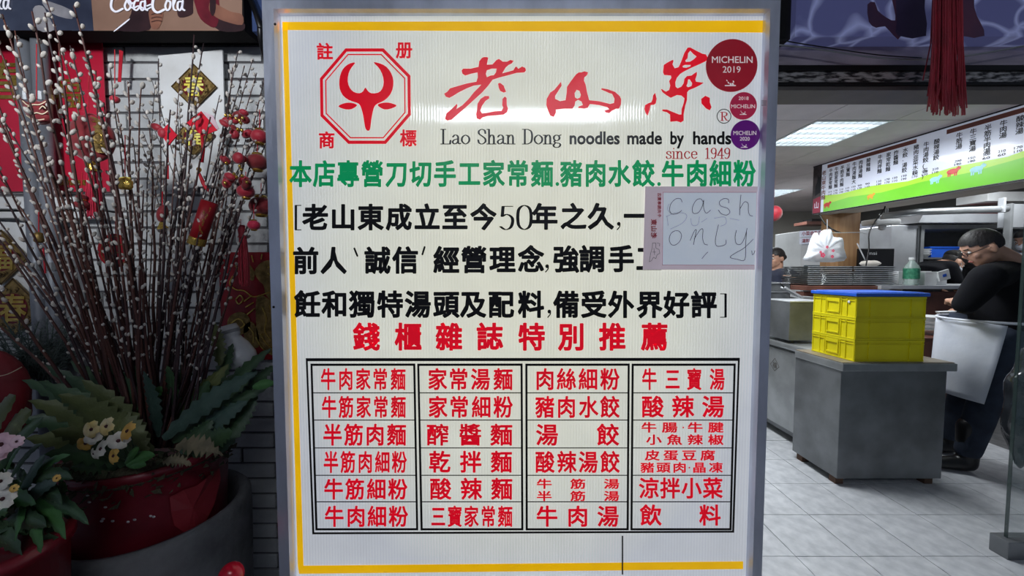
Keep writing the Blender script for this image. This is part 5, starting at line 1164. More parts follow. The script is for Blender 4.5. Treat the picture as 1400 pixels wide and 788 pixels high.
for s_, (xa, xb, side) in enumerate(((2.80, 3.215, 'left'), (3.235, 3.64, 'right'))):
    n = 10
    for k in range(n):
        pos = 'bottom' if k == 0 else 'top' if k == n - 1 else ('%s from the bottom' % ['', 'second', 'third', 'fourth', 'fifth', 'sixth', 'seventh', 'eighth', 'ninth'][k])
        tray(xa + random.uniform(-.004, .004), xb + random.uniform(-.004, .004), LZ + .002 + k * .0185, 'metal serving tray, %s of the %s tray stack on the ledge' % (pos, side), '%s stack of metal trays' % side, random.uniform(-.006, .006))
TZ = LZ + .19
# towel on the right trays, white containers, bottle
def small(name, label, cat): return lambda loc, g=None: thing(name, label, cat, loc, g)
t = thing('folded_towel', 'crumpled cream towel on top of the right tray stack', 'towel', (3.55, 3.7, TZ))
MB().ell((3.54, 3.68, TZ + .025), (.09, .06, .028), 16, 10, fn=lambda p: p * (1 + .15 * math.sin(9 * p.x + 4 * p.y))).build('towel', mat('towel', (214, 206, 196), rough=.9, sheen=.3), t, smooth=True)
mat('bottle_clear', (190, 214, 206), rough=.12, alpha=.45, coat=.5); mat('label_green', (40, 110, 84), rough=.4, rgb2=(70, 140, 110), scale=40)
t = thing('water_bottle', 'clear plastic water bottle with a green label and white cap on the ledge', 'bottle', (XD(1243, 3.52), 3.52, LZ + .006)); bx3 = XD(1243, 3.52)
MB().lathe([(.0001, 0), (.052, 0), (.056, .015), (.052, .05), (.056, .09), (.056, .16), (.048, .185), (.02, .225), (.018, .245), (.0001, .245)], 24, (bx3, 3.52, LZ + .006)).build('body', M('bottle_clear'), t, smooth=True)
MB().lathe([(.0565, .06), (.0575, .065), (.0575, .155), (.0565, .16)], 24, (bx3, 3.52, LZ + .006)).build('label', M('label_green'), t); MB().lathe([(.0001, .24), (.023, .24), (.023, .262), (.0001, .264)], 16, (bx3, 3.52, LZ + .006)).build('cap', M('white_plastic'), t)
for px0, px1, y, hgt, lab in ((1226, 1237, 3.64, .13, 'white carton standing behind the water bottle on the left'), (1253, 1270, 3.66, .13, 'grey white carton just right of the water bottle'), (1262, 1278, 3.50, .125, 'white square container right of the bottle'), (1279, 1292, 3.56, .11, 'white container with a crumpled paper at the right end')):
    a, b = XD(px0, y), XD(px1, y); t = thing('white_container', lab, 'container', ((a + b) / 2, y, LZ + .006), 'white containers on the ledge')
    MB().box(a, b, y, y + .1, LZ + .006, LZ + .006 + hgt).build('body', M('white_plastic'), t, bevel=.004); MB().box(a - .002, b + .002, y - .002, y + .102, LZ + hgt - .006, LZ + .008 + hgt).build('lid', M('white_plastic'), t, bevel=.002)
t = thing('paper_sachet', 'white paper sachet with a blue mark leaning beside the containers', 'packet', (XD(1290, 3.46), 3.46, LZ + .006)); c = Vector((XD(1287, 3.46), 3.46, LZ + .10))
MB().obox(c, (.05, 0, .015), (0, .006, 0), (-.012, 0, .045)).build('sachet', M('white_plastic'), t, bevel=.003); MB().obox(c + Vector((0, -.0075, 0)), (.016, 0, .005), (0, .001, 0), (-.003, 0, .012)).build('blue_mark', M('lid_blue'), t)
# monitor with white maker letters
mY = 3.98; a, b = XD(1171, mY), XD(1219, mY); z0, z1 = P(1200, 392, mY).z, P(1200, 340, mY).z
t = thing('monitor', 'black flat monitor behind the right tray stack', 'monitor', ((a + b) / 2, mY, LZ))
MB().box(a, b, mY, mY + .03, z0 + .06, z1).build('screen', M('black_plastic'), t, bevel=.006); MB().box((a + b) / 2 - .03, (a + b) / 2 + .03, mY + .03, mY + .05, LZ - .02, z0 + .2).build('stand', M('black_plastic'), t)
m = MB(); put_string(m, lambda x, y, l: P(x, y, mY - .002), 'msi', 1186, 1199, 348.5, 4.6, .02); m.build('lettering', M('white_plastic'), t)
# wooden column
cY = 4.05; a, b = XD(1143, cY), XD(1171, cY)
struct(MB().box(a, b, cY, cY + .24, 0, 1.99).build('trim_11', M('wood_column'), bevel=.004))
# plastic bags hanging on a wire hook before the column
bY = 3.56
mat('bag_white', (226, 228, 232), rough=.35, rgb2=(206, 210, 218), scale=12, bump=.5, bscale=18, coat=.2); mat('print_pink', (222, 60, 96), rough=.5, rgb2=(232, 96, 124), scale=30)
t = thing('bag_bundle', 'bundle of white plastic bags with red flower print hanging before the wooden column', 'plastic bags', tuple(P(1129, 357, bY)), )
out = [(1117, 318), (1122, 326), (1126, 316), (1136, 314), (1140, 324), (1152, 326), (1154, 340), (1154, 357), (1104, 357), (1106, 346), (1110, 332), (1112, 326)]
q = [P(x, y, bY) for x, y in out]; cen = P(1130, 342, bY - .03); m = MB()
q2 = catmull(q, 3, True); n = len(q2); mid = [cen + (p - cen) * .6 + Vector((0, .004 + .007 * math.sin(i * 1.7), 0)) for i, p in enumerate(q2)]
m.add([cen] + mid + q2 + [p + Vector((0, .03, 0)) for p in q2], [(0, i + 1, (i + 1) % n + 1) for i in range(n)] + [(i + 1, i + 1 + n, (i + 1) % n + 1 + n, (i + 1) % n + 1) for i in range(n)] + [(i + 1 + n, i + 1 + 2 * n, (i + 1) % n + 1 + 2 * n, (i + 1) % n + 1 + n) for i in range(n)])
m.build('bags', M('bag_white'), t, smooth=True)
m = MB(); FBg = lambda x, y, l: P(x, y, bY - .045)
for x, y, r in ((1125, 349, 3.6), (1122, 345, 2), (1131, 338, 2.2), (1139, 343, 2.2), (1138, 351, 2.4)):
    for k in range(5): nib(m, FBg, [(x + r * .55 * math.cos(k * 1.257), y + r * .55 * math.sin(k * 1.257)), (x + r * .6 * math.cos(k * 1.257), y + r * .6 * math.sin(k * 1.257))], r * .8, r * .8)
m.build('flower_print', M('print_pink'), t)
m = MB(); m.tube([P(1131, 300, bY), P(1131, 318, bY)], .004, 6); m.tube([P(1118, 319, bY + .01), P(1175, 318, bY + .01), P(1185, 320, bY + .01)], .003, 6); m.build('wire_hook', M('steel_bright'), t)
# stray cables and rods below the menu board
for pts, r, mt, lab in (([(1120, 293, 3.9), (1128, 306, 3.85), (1140, 315, 3.8), (1148, 318, 3.7)], .008, 'black_plastic', 'thick dark cable looping below the far end of the menu board'), ([(1210, 281, 3.62), (1208, 288, 3.6), (1195, 305, 3.6), (1188, 320, 3.6), (1188, 340, 3.58), (1184, 363.4, 3.56)], .006, 'black_plastic', 'thin black cable running down in front of the monitor'), ([(1172, 333, 3.6), (1183, 356, 3.56)], .006, 'grey_plastic', 'slanting grey rod leaning by the wooden column')):
    o = MB().tube(catmull([P(*p) for p in pts], 4), r, 6).build('loose_cable' if mt != 'grey_plastic' else 'metal_rod', M(mt), smooth=True); tag(o, lab, 'cable' if mt != 'grey_plastic' else 'rod')
# menu board and its soffit
A0 = Vector((3.50, 2.35, 1.97)); A1 = Vector((3.335, 4.16, 1.97))       # bottom edge near, far
A0.x = 3.335 + (4.16 - 2.35) * .118
dirv = (A1 - A0).normalized(); nrm = Vector((dirv.y, -dirv.x, 0)); nrm = -nrm if nrm.x > 0 else nrm
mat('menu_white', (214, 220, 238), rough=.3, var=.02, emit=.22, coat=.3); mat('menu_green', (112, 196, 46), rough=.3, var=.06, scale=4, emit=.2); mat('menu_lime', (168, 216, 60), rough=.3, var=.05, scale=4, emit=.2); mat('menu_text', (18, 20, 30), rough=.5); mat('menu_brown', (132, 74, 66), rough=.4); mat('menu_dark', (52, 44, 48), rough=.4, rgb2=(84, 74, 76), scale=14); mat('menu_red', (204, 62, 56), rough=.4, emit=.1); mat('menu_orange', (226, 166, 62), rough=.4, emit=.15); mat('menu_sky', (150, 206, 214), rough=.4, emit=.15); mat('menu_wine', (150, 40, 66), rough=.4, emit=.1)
sw = .36
struct(MB().poly([A0 - nrm * .03, A1 - nrm * .03, A1 - nrm * sw + dirv * 0, A0 - nrm * sw], (0, 0, .53)).build('trim_12', M('wall_paint')))
t = thing('menu_board', 'long white and green menu board with small farm animals over the kitchen opening', 'menu board', tuple((A0 + A1) / 2))
Lb = (A1 - A0).length; Hb = .525
# u runs from the far end (left in view) to the near end, v downwards
FM_ = lambda u, v, l=0: A1 - dirv * u + Vector((0, 0, Hb - v)) + nrm * (.004 + l)
m = MB(); m.poly([FM_(0, 0), FM_(Lb, 0), FM_(Lb, Hb), FM_(0, Hb)], -nrm * .03); m.build('panel', M('menu_white'), t)
m = MB(); fill(m, FM_, [[(.13, .34), (.3, .36), (.6, .345), (.9, .37), (1.2, .33), (1.5, .34), (Lb, .27), (Lb, Hb - .01), (.13, Hb - .01)]], .0006); m.build('lime_hill', M('menu_lime'), t)
m = MB(); fill(m, FM_, [[(.13, .44), (.4, .41), (.7, .425), (1.0, .40), (1.3, .40), (Lb, .34), (Lb, Hb - .01), (.13, Hb - .01)]], .0010); m.build('green_hill', M('menu_green'), t)
m = MB(); fill(m, FM_, [[(.0, 0), (.10, 0), (.10, Hb), (0, Hb)]], .0014); m.build('dark_panel', M('menu_dark'), t)
m = MB(); fill(m, FM_, [[(.01, .36), (.095, .34), (.095, Hb - .01), (.01, Hb - .01)]], .0018); m.build('wine_field', M('menu_wine'), t)
m = MB(); put_char(m, FM_, '山', .05, .43, .06, .08, .01, .0024); m.build('wine_field_character', M('menu_white'), t)
m = MB(); fill(m, FM_, [[(.055, .10), (.07, .14), (.085, .11), (.09, .2), (.09, .30), (.03, .33), (.03, .22), (.05, .18)]], .002); m.build('dark_figure', M('menu_text'), t)
m = MB(); fill(m, FM_, [[(.16, .025), (.95, .025), (.95, .06), (.16, .06)]], .001); fill(m, FM_, [[(1.15, .025), (Lb, .025), (Lb, .06), (1.15, .06)]], .001); m.build('brown_header', M('menu_brown'), t)
m = MB(); [put_char(m, FM_, ch, .125, .10 + i * .052, .05, .052, .02, .0015) for i, ch in enumerate('老山東牛肉麵')]; m.build('brown_title', M('menu_brown'), t)
cols = [(.20, '牛肉家常麵'), (.26, '牛筋家常麵'), (.32, '半筋半肉麵'), (.38, '三寶麵'), (.44, '牛肉湯麵大'), (.50, '肉絲湯麵'), (.57, '酸辣麵'), (.67, '牛肉拌麵'), (.74, '家常乾麵'), (.80, '炸醬麵'), (.87, '水餃‧湯餃'), (.95, '豬肉韭菜水餃'), (1.02, '牛肉湯餃(五)'), (1.09, '酸辣湯餃'),
        (1.23, '牛筋湯'), (1.31, '牛三寶湯'), (1.39, '半筋半肉湯'), (1.47, '牛肉湯'), (1.55, '酸辣湯'), (1.62, '蛋花湯'), (1.70, '豬耳朵拌'), (1.76, '小菜')]
m = MB(); m2 = MB()
for u, st in cols:
    for i, ch in enumerate(st): put_char(m, FM_, ch, u, .095 + .043 * i, .040, .044, .02, .0015)
    put_string(m2, FM_, random.choice(['150', '170', '210', '90', '130', '200']), u - .02, u + .02, .325 if u < 1.2 else .30, .017, .01, .002); put_string(m2, FM_, random.choice(['170', '190', '110', '60']), u - .02, u + .02, .352 if u < 1.2 else .325, .017, .01, .002)
m.build('dish_columns', M('menu_text'), t); m2.build('prices', M('menu_text'), t)
def animal(u, v, s, mt, kind):
    m = MB(); e = lambda cx, cy, rx, ry: [(u + s * (cx + rx * math.cos(k * PI / 8)), v + s * (cy + ry * math.sin(k * PI / 8))) for k in range(16)]
    fill(m, FM_, [e(0, 0, 1, .6)], .0016); fill(m, FM_, [e(1.0, -.45, .42, .36)], .0018)
    for x in (-.7, -.4, .4, .7): fill(m, FM_, [[(u + s * (x - .12), v + s * .3), (u + s * (x + .12), v + s * .3), (u + s * (x + .1), v + s * 1.05), (u + s * (x - .1), v + s * 1.05)]], .0016)
    fill(m, FM_, [[(u + s * .85, v - s * .7), (u + s * .95, v - s * 1.05), (u + s * 1.1, v - s * .72)]], .0018)
    m.build('farm_animal', M(mt), t)
animal(.17, .445, .035, 'menu_red', 0); animal(.60, .44, .030, 'menu_orange', 0); animal(1.09, .40, .034, 'menu_sky', 0); animal(1.20, .365, .036, 'menu_red', 0); animal(1.34, .385, .038, 'menu_sky', 0)
m = MB()
for a, b, c_, d in ((0, 0, Lb, .010), (0, Hb - .008, Lb, Hb + .004)): m.poly([FM_(a, b, .001), FM_(c_, b, .001), FM_(c_, d, .001), FM_(a, d, .001)], nrm * .006)
m.build('edge_strip', M('black_metal'), t)
# ------------------------------------------------------------------ far left of the dining room seen past the post
t = thing('condiment_fridge', 'white upright unit with red lettered signs on top, behind the plastic bags', 'fridge', (XD(1112, 4.9), 5.1, 0))
a, b = XD(1093, 4.9), XD(1135, 4.9); MB().box(a, b, 4.9, 5.4, 0, 1.87).build('body', M('white_plastic'), t, bevel=.01)
MB().box(a + .04, b - .04, 4.885, 4.9, .3, 1.42).build('glass_door', mat('cold_glass', (120, 130, 134), rough=.1, metal=.3), t)
for k, (st, v) in enumerate((('小菜自助區', 320), ('湯料 區', 330))):
    m = MB(); q = [P(1094, v - 4, 4.87), P(1127, v - 5.5, 4.87), P(1127, v + 2.5, 4.87), P(1094, v + 4, 4.87)]; m.poly(q, (0, .01, 0)); o = m.build('sign_strip', M('menu_white'), t)
    m = MB(); [put_char(m, lambda x, y, l: P(x, y, 4.862), ch, 1099 + i * 5.6, v - .5 - i * .25, 5.4, 6, .02) for i, ch in enumerate(st) if ch != ' ']; m.build('sign_lettering', M('print_red'), o)
t = thing('dark_wall_shelf', 'dark brown wall shelf above the white unit', 'shelf', (XD(1108, 5.6), 5.6, 1.9))
MB().box(XD(1092, 5.6), XD(1125, 5.6), 5.5, 5.75, P(0, 308, 5.6).z, P(0, 304, 5.6).z).build('board', M('brown_board'), t); MB().box(XD(1102, 5.6), XD(1122, 5.6), 5.55, 5.72, P(0, 304, 5.6).z, P(0, 300, 5.6).z).build('box', M('black_plastic'), t)
t = thing('paper_lantern', 'round red paper lantern hanging beyond the doorway post', 'lantern', tuple(P(1058, 292, 4.0)))
MB().ell(P(1058, 292, 4.0), (.076, .076, .084), 20, 14).build('globe', M('silk_red'), t, smooth=True); MB().tube([P(1058, 281, 4.0), Vector((P(1058, 281, 4.0).x, 4.0, CZ))], .002, 5).build('cord', M('cord_red'), t)
t = thing('red_wall_sign', 'narrow vertical red sign on the far back wall behind the woman', 'sign', tuple(P(1084, 357, 6.4)))
a, b = P(1080, 357, 6.4), P(1088, 335, 6.4); MB().box(a.x, b.x, 6.4, 6.42, a.z, b.z).build('board', M('menu_red'), t)
m = MB(); [put_char(m, lambda x, y, l: P(x, y, 6.39), ch, 1084, 340 + i * 5, 5, 5, .01) for i, ch in enumerate('福滿堂')]; m.build('lettering', M('gold'), t)
tag(MB().box(P(1058, 400, 7.2).x, P(1092, 400, 7.2).x, 7.2, 7.29, P(0, 420, 7.2).z, P(0, 338, 7.2).z).build('pale_partition', M('board_white')), 'pale low partition at the far wall of the dining room', 'partition')
t = thing('sauce_shelf', 'shelf of white bottles and cups at the far wall beside the red sign', 'shelf', tuple(P(1090, 385, 7.1)))
a = P(1062, 374, 7.0); b = P(1092, 372, 7.0); MB().box(a.x, b.x, 6.98, 7.2, a.z - .02, a.z).build('board', M('white_plastic'), t)
for k, px in enumerate((1068, 1074, 1080, 1087)):
    c = P(px, 374, 7.0) + Vector((0, .05, 0)); o = MB().lathe([(.0001, 0), (.03, 0), (.03, .12), (.012, .16), (.012, .2), (.0001, .2)], 10, c).build('sauce_bottle', M('white_plastic'), smooth=True); tag(o, 'small pale bottle on the far sauce shelf, %s' % ('leftmost', 'second from the left', 'third from the left', 'rightmost')[k], 'bottle', 'bottles on the far sauce shelf')
# ------------------------------------------------------------------ kitchen fittings on the right
def pbox(px0, px1, py0, py1, Y, dy, z0=None):
    a, b = P(px0, py1, Y), P(px1, py0, Y); return (a.x, b.x, Y, Y + dy, a.z if z0 is None else z0, b.z)
t = thing('steel_fridge', 'tall plain steel fridge door behind the water bottle', 'fridge', (XD(1237, 4.4), 4.6, 0))
MB().box(*pbox(1215, 1256, 308, 400, 4.4, .5, 0)).build('body', M('steel_bright'), t, bevel=.008); MB().box(*pbox(1253, 1256.5, 312, 392, 4.38, .02)).build('handle', M('steel_dull'), t)
t = thing('grey_door', 'pale grey screen panel on the back wall behind the wooden column', 'panel', (XD(1188, 6.0), 6.0, 0))
MB().box(*pbox(1172, 1205, 306, 400, 6.0, .05, 0)).build('panel', M('menu_white'), t); MB().box(*pbox(1206, 1214, 312, 400, 5.9, .05, 0)).build('dark_vent', M('black_metal'), t)
t = thing('steel_shelf_unit', 'deep steel shelf unit with a dark interior behind the stooping man', 'shelf unit', (XD(1330, 4.4), 4.7, 0))
a, b = P(1258, 400, 4.4).x, P(1400, 400, 4.4).x; zt_ = P(0, 307, 4.4).z
m = MB(); m.box(a, b, 4.42, 4.98, zt_ - .05, zt_); m.box(a, a + .04, 4.42, 4.98, 0, zt_ - .05); m.box(b - .04, b, 4.42, 4.98, 0, zt_ - .05); m.build('frame', M('steel'), t, bevel=.004)
MB().box(a, b, 4.95, 5.0, 0, zt_).build('back', M('wall_grey'), t)
for zz in (P(0, 352, 4.4).z, .95): MB().box(a + .04, b - .04, 4.42, 4.95, zz - .02, zz).build('shelf_board', M('steel_dull'), t)
m = MB(); a2, b2 = P(1256, 306, 4.3), P(1375, 293, 4.3); m.poly([Vector((a2.x, 4.3, zt_ + .01)), Vector((a2.x + .05, 4.3, zt_ + .11)), Vector((b2.x, 4.3, zt_ + .11)), Vector((b2.x, 4.3, zt_ + .01))], (0, .5, 0)); tag(m.build('steel_basin', M('steel_bright')), 'wide shallow steel basin on top of the shelf unit', 'basin')
zs = P(0, 352, 4.4).z
for k, (r, zz) in enumerate(((.075, 0), (.075, .028), (.075, .056))):
    c = Vector((P(1265, 350, 4.46).x + .01, 4.5, zs + zz)); o = MB().lathe([(.0001, 0), (r * .5, 0), (r * .98, .04), (r, .044), (r * .9, .04), (r * .45, .006), (.0001, .006)], 20, c).build('rice_bowl', M('white_plastic'), smooth=True)
    tag(o, 'white bowl, %s of the small stack in the steel shelf unit' % ('bottom', 'middle', 'top')[k], 'bowl', 'white bowls in the shelf unit')
t = thing('blue_basket', 'blue plastic basket in the dark steel shelf unit', 'basket', (P(1296, 352, 4.5).x, 4.6, zs))
a, b = P(1276, 352, 4.46), P(1318, 338, 4.46); m = MB(); m.poly([Vector((a.x + .02, 4.5, zs)), Vector((b.x, 4.5, zs)), Vector((b.x, 4.5, b.z)), Vector((a.x, 4.5, b.z - .01))], (0, .3, 0)); m.build('body', M('lid_blue'), t, bevel=.006); MB().box(a.x - .01, b.x + .01, 4.49, 4.82, b.z - .01, b.z + .008).build('rim', M('lid_blue'), t)
zp = zt_ + .115
for k in range(6):
    c = Vector((P(1347, 300, 4.42).x, 4.56, zp + .002 + k * .011)); o = MB().lathe([(.0001, 0), (.13, 0), (.205, .014), (.208, .016), (.2, .015), (.13, .004), (.0001, .004)], 28, c).build('red_plate', M('deep_red'), smooth=True)
    tag(o, 'red plate, %s in the pile on the steel basin' % ('lowest', 'second from the bottom', 'third from the bottom', 'fourth from the bottom', 'fifth from the bottom', 'topmost')[k], 'plate', 'red plates on the steel basin')
t = thing('steel_rail', 'long horizontal steel rail with an upright post above the stooping man', 'rail', (XD(1380, 3.9), 3.9, 0))
MB().tube([P(1205, 296, 4.0), P(1255, 290, 3.95), P(1376, 286, 3.9)], .035, 12).build('rail', M('steel'), t, smooth=True)
MB().box(*pbox(1376, 1387, 278, 400, 3.9, .06, 0)).build('post', M('steel'), t, bevel=.004); MB().box(*pbox(1372, 1376.5, 270, 290, 3.86, .05)).build('bracket', M('steel_bright'), t, bevel=.003)
t = thing('steel_hood', 'bright crinkled steel hood panel at the right edge', 'hood', (XD(1400, 4.1), 4.1, 1.6)); MB().box(*pbox(1373, 1470, 279, 311, 3.98, .06)).build('panel', M('steel_bright'), t, bevel=.004)
t = thing('white_duct', 'white rectangular duct under the ceiling at the right edge', 'duct', (XD(1390, 4.3), 4.3, 2.2)); MB().box(*pbox(1350, 1480, 262, 275, 4.25, .3)).build('duct', M('board_white'), t, bevel=.004)
t = thing('exhaust_fan_box', 'white wall box with a round bulb below it, left of the steel fridge', 'lamp', tuple(P(1212, 315, 4.1))); MB().box(*pbox(1197, 1233, 299, 307, 4.1, .18)).build('box', M('board_white'), t, bevel=.02); MB().ell(P(1206, 311, 4.16), (.035, .035, .035), 14, 10).build('bulb', M('white_plastic'), t, smooth=True); MB().tube([P(1212, 300, 4.18), Vector((P(1212, 300, 4.18).x, 4.18, CZ + .02))], .012, 8).build('hanger_rod', M('steel_dull'), t)
# side table between cabinet and man with bowls and red bag
t = thing('side_table', 'brown topped side table between the crates and the man', 'table', (3.05, 3.05, 0))
MB().box(2.80, 3.5, 2.95, 3.4, .78, .81).build('table_top', M('brown_board'), t, bevel=.003)
for a, b in ((2.83, 2.98), (3.46, 2.98), (2.83, 3.36), (3.46, 3.36)): MB().box(a - .015, a + .015, b - .015, b + .015, 0, .78).build('leg', M('steel_dull'), t)
for k in range(4):
    c = Vector((P(1290, 462, 3.0).x + .05, 3.12, .812 + k * .035)); o = MB().lathe([(.0001, 0), (.06, 0), (.135, .045), (.138, .048), (.12, .045), (.05, .006), (.0001, .006)], 24, c).build('white_bowl', M('white_plastic'), smooth=True)
    tag(o, 'white bowl, %s in the pile between crates and man' % ('bottom', 'second from the bottom', 'third from the bottom', 'top')[k], 'bowl', 'white bowls between crates and man')
t = thing('red_bag', 'red plastic bag with a white paper on top, right of the crates', 'bag', tuple(P(1301, 470, 2.95)))
MB().poly([P(1294, 432, 2.93), P(1312, 430, 2.93), P(1312, 462, 2.93), P(1307, 471, 2.93), P(1300, 455, 2.93)], (0, .04, 0)).build('bag', M('menu_red'), t, bevel=.006); MB().poly([P(1284, 427, 2.90), P(1309, 426, 2.90), P(1310, 438, 2.90), P(1292, 438, 2.90)], (0, .03, .004)).build('paper', M('white_plastic'), t)
# glass door leaf at the right edge and the black wrapped stack behind it
gl = bpy.data.materials.new('door_glass'); gl.use_nodes = True; N = gl.node_tree.nodes; L = gl.node_tree.links; b_ = N['Principled BSDF']
b_.inputs['Base Color'].default_value = srgb(120, 150, 150); b_.inputs['Roughness'].default_value = .03; b_.inputs['Alpha'].default_value = .16; b_.inputs['IOR'].default_value = 1.5
gg = mat('glass_edge', (44, 62, 60), rough=.2, alpha=.75)
gY = 1.70; gx = P(1380, 700, gY).x
t = struct(MB().box(gx, gx + 1.0, gY, gY + .010, .045, 2.03).build('door_1', gl))
MB().box(gx - .004, gx, gY - .001, gY + .011, .045, 2.03).build('glass_edge', gg, t)
MB().box(gx - .035, gx + .25, gY - .03, gY + .04, .0, .085).build('bottom_fitting', M('steel_dull'), t, bevel=.004)
mat('black_film', (24, 26, 30), rough=.18, rgb2=(44, 48, 54), scale=9, bump=1.0, bscale=14, coat=.6)
t = thing('hanging_bag', 'shiny black plastic bag hanging behind the glass door at the right edge', 'bag', tuple(P(1404, 640, 1.95)))
MB().ell(P(1406, 560, 1.95), (.105, .07, .32), 28, 24, fn=lambda p: p * (1 + .08 * math.sin(9 * p.z + 3 * p.x) + .05 * math.sin(14 * p.x - 6 * p.z))).build('bag', M('black_film'), t, smooth=True)
MB().tube([P(1406, 480, 1.95), P(1406, 300, 1.95)], .006, 6).build('strap', M('black_plastic'), t)
# ------------------------------------------------------------------ people
mat('skin', (196, 150, 126), rough=.5, rgb2=(206, 160, 136), scale=10); mat('hair_black', (22, 19, 20), rough=.55, rgb2=(36, 32, 32), scale=50, stretch=(1, 1, .3), bump=.4, bscale=80)
mat('shirt_black', (11, 12, 17), rough=.9, rgb2=(16, 17, 23), scale=5, spec=.2); mat('shirt_navy', (34, 40, 62), rough=.8, sheen=.2); mat('jeans', (34, 42, 58), rough=.85, rgb2=(44, 54, 72), scale=14); mat('apron_white', (214, 218, 228), rough=.7, rgb2=(196, 202, 216), scale=5, bump=.3, bscale=10); mat('boot_black', (20, 20, 22), rough=.35); mat('mask_grey', (190, 196, 204), rough=.7); mat('cap_black', (18, 18, 20), rough=.8); mat('eye_white', (225, 222, 215), rough=.3); mat('iris_dark', (30, 20, 16), rough=.3); mat('lip', (160, 96, 88), rough=.5)
def remesh(mb, name, m, parent, vox=.007, smooth=6):
    me = bpy.data.meshes.new('tmp'); off = ROOTLOC[parent.name]; me.from_pydata([tuple(v - off) for v in mb.v], [], mb.f)
    bm = bmesh.new(); bm.from_mesh(me); bmesh.ops.recalc_face_normals(bm, faces=bm.faces); bm.to_mesh(me); bm.free()
    o = bpy.data.objects.new('tmp', me); col.objects.link(o)
    r = o.modifiers.new('r', 'REMESH'); r.mode = 'VOXEL'; r.voxel_size = vox; s_ = o.modifiers.new('s', 'SMOOTH'); s_.iterations = smooth; s_.factor = .5
    dg = bpy.context.evaluated_depsgraph_get(); dg.update(); me2 = bpy.data.meshes.new_from_object(o.evaluated_get(dg)); bpy.data.objects.remove(o)
    me2.name = name; me2.materials.clear(); me2.materials.append(m); me2.polygons.foreach_set('use_smooth', [True] * len(me2.polygons))
    q = bpy.data.objects.new(name, me2); col.objects.link(q); q.parent = parent; ROOTLOC[q.name] = off; return q
def limb(mb, pts, rs, n=14):
    """tapered limb through joints, round ends"""
    for p, r in zip(pts, rs): mb.ell(p, (r, r, r), n, 8)
    for i in range(len(pts) - 1): mb.tube([pts[i], pts[i].lerp(pts[i + 1], .5), pts[i + 1]], [rs[i], (rs[i] + rs[i + 1]) / 2 * 1.03, rs[i + 1]], n)
def loft(mb, secs, n=20):    # (centre, lateral unit, front unit, rx, ry)
    V = []
    for c, l, f, rx, ry in secs:
        for j in range(n):
            g = 2 * PI * j / n; cs, sn = math.cos(g), math.sin(g); k = 2.5
            a = math.copysign(abs(cs) ** (2 / k), cs); b = math.copysign(abs(sn) ** (2 / k), sn); V.append(Vector(c) + l * rx * a + f * ry * b)
    m_ = len(secs); mb.add(V, [(i * n + j, i * n + (j + 1) % n, (i + 1) * n + (j + 1) % n, (i + 1) * n + j) for i in range(m_ - 1) for j in range(n)] + [tuple(range(n)), tuple((m_ - 1) * n + j for j in range(n))])
def hand(mb, wrist, d, palm_n, side=1, curl=.5, s=1.0):
    """palm, four bent fingers of unequal length and a side thumb"""
    d = d.normalized(); pn = (palm_n - d * palm_n.dot(d)).normalized(); l = d.cross(pn) * side
    c = wrist + d * .05 * s
    mb.obox(c, d * .042 * s, l * .038 * s, pn * .013 * s); mb.ell(c, (.03 * s, .03 * s, .02 * s), 10, 6)
    for k, (o, ln) in enumerate(((-.029, .068), (-.010, .078), (.010, .074), (.028, .058))):
        p = wrist + d * .090 * s + l * o * s; a = curl * .5; q = p
        for j, f in enumerate((.42, .33, .25)):
            dd = d * math.cos(a) + pn * math.sin(a); e = q + dd * ln * f * s; mb.tube([q, e], [.0085 * s, .0078 * s], 8); mb.ell(e, (.0080 * s,) * 3, 8, 6); q = e; a += curl * .75
    p = wrist + d * .03 * s - l * .034 * s; e = p + (d * .7 - l * .6 + pn * .3).normalized() * .036 * s; f = e + (d * .9 - l * .15 + pn * .4).normalized() * .028 * s
    mb.tube([p, e, f], [.012 * s, .010 * s, .0085 * s], 8); mb.ell(f, (.0085 * s,) * 3, 8, 6)
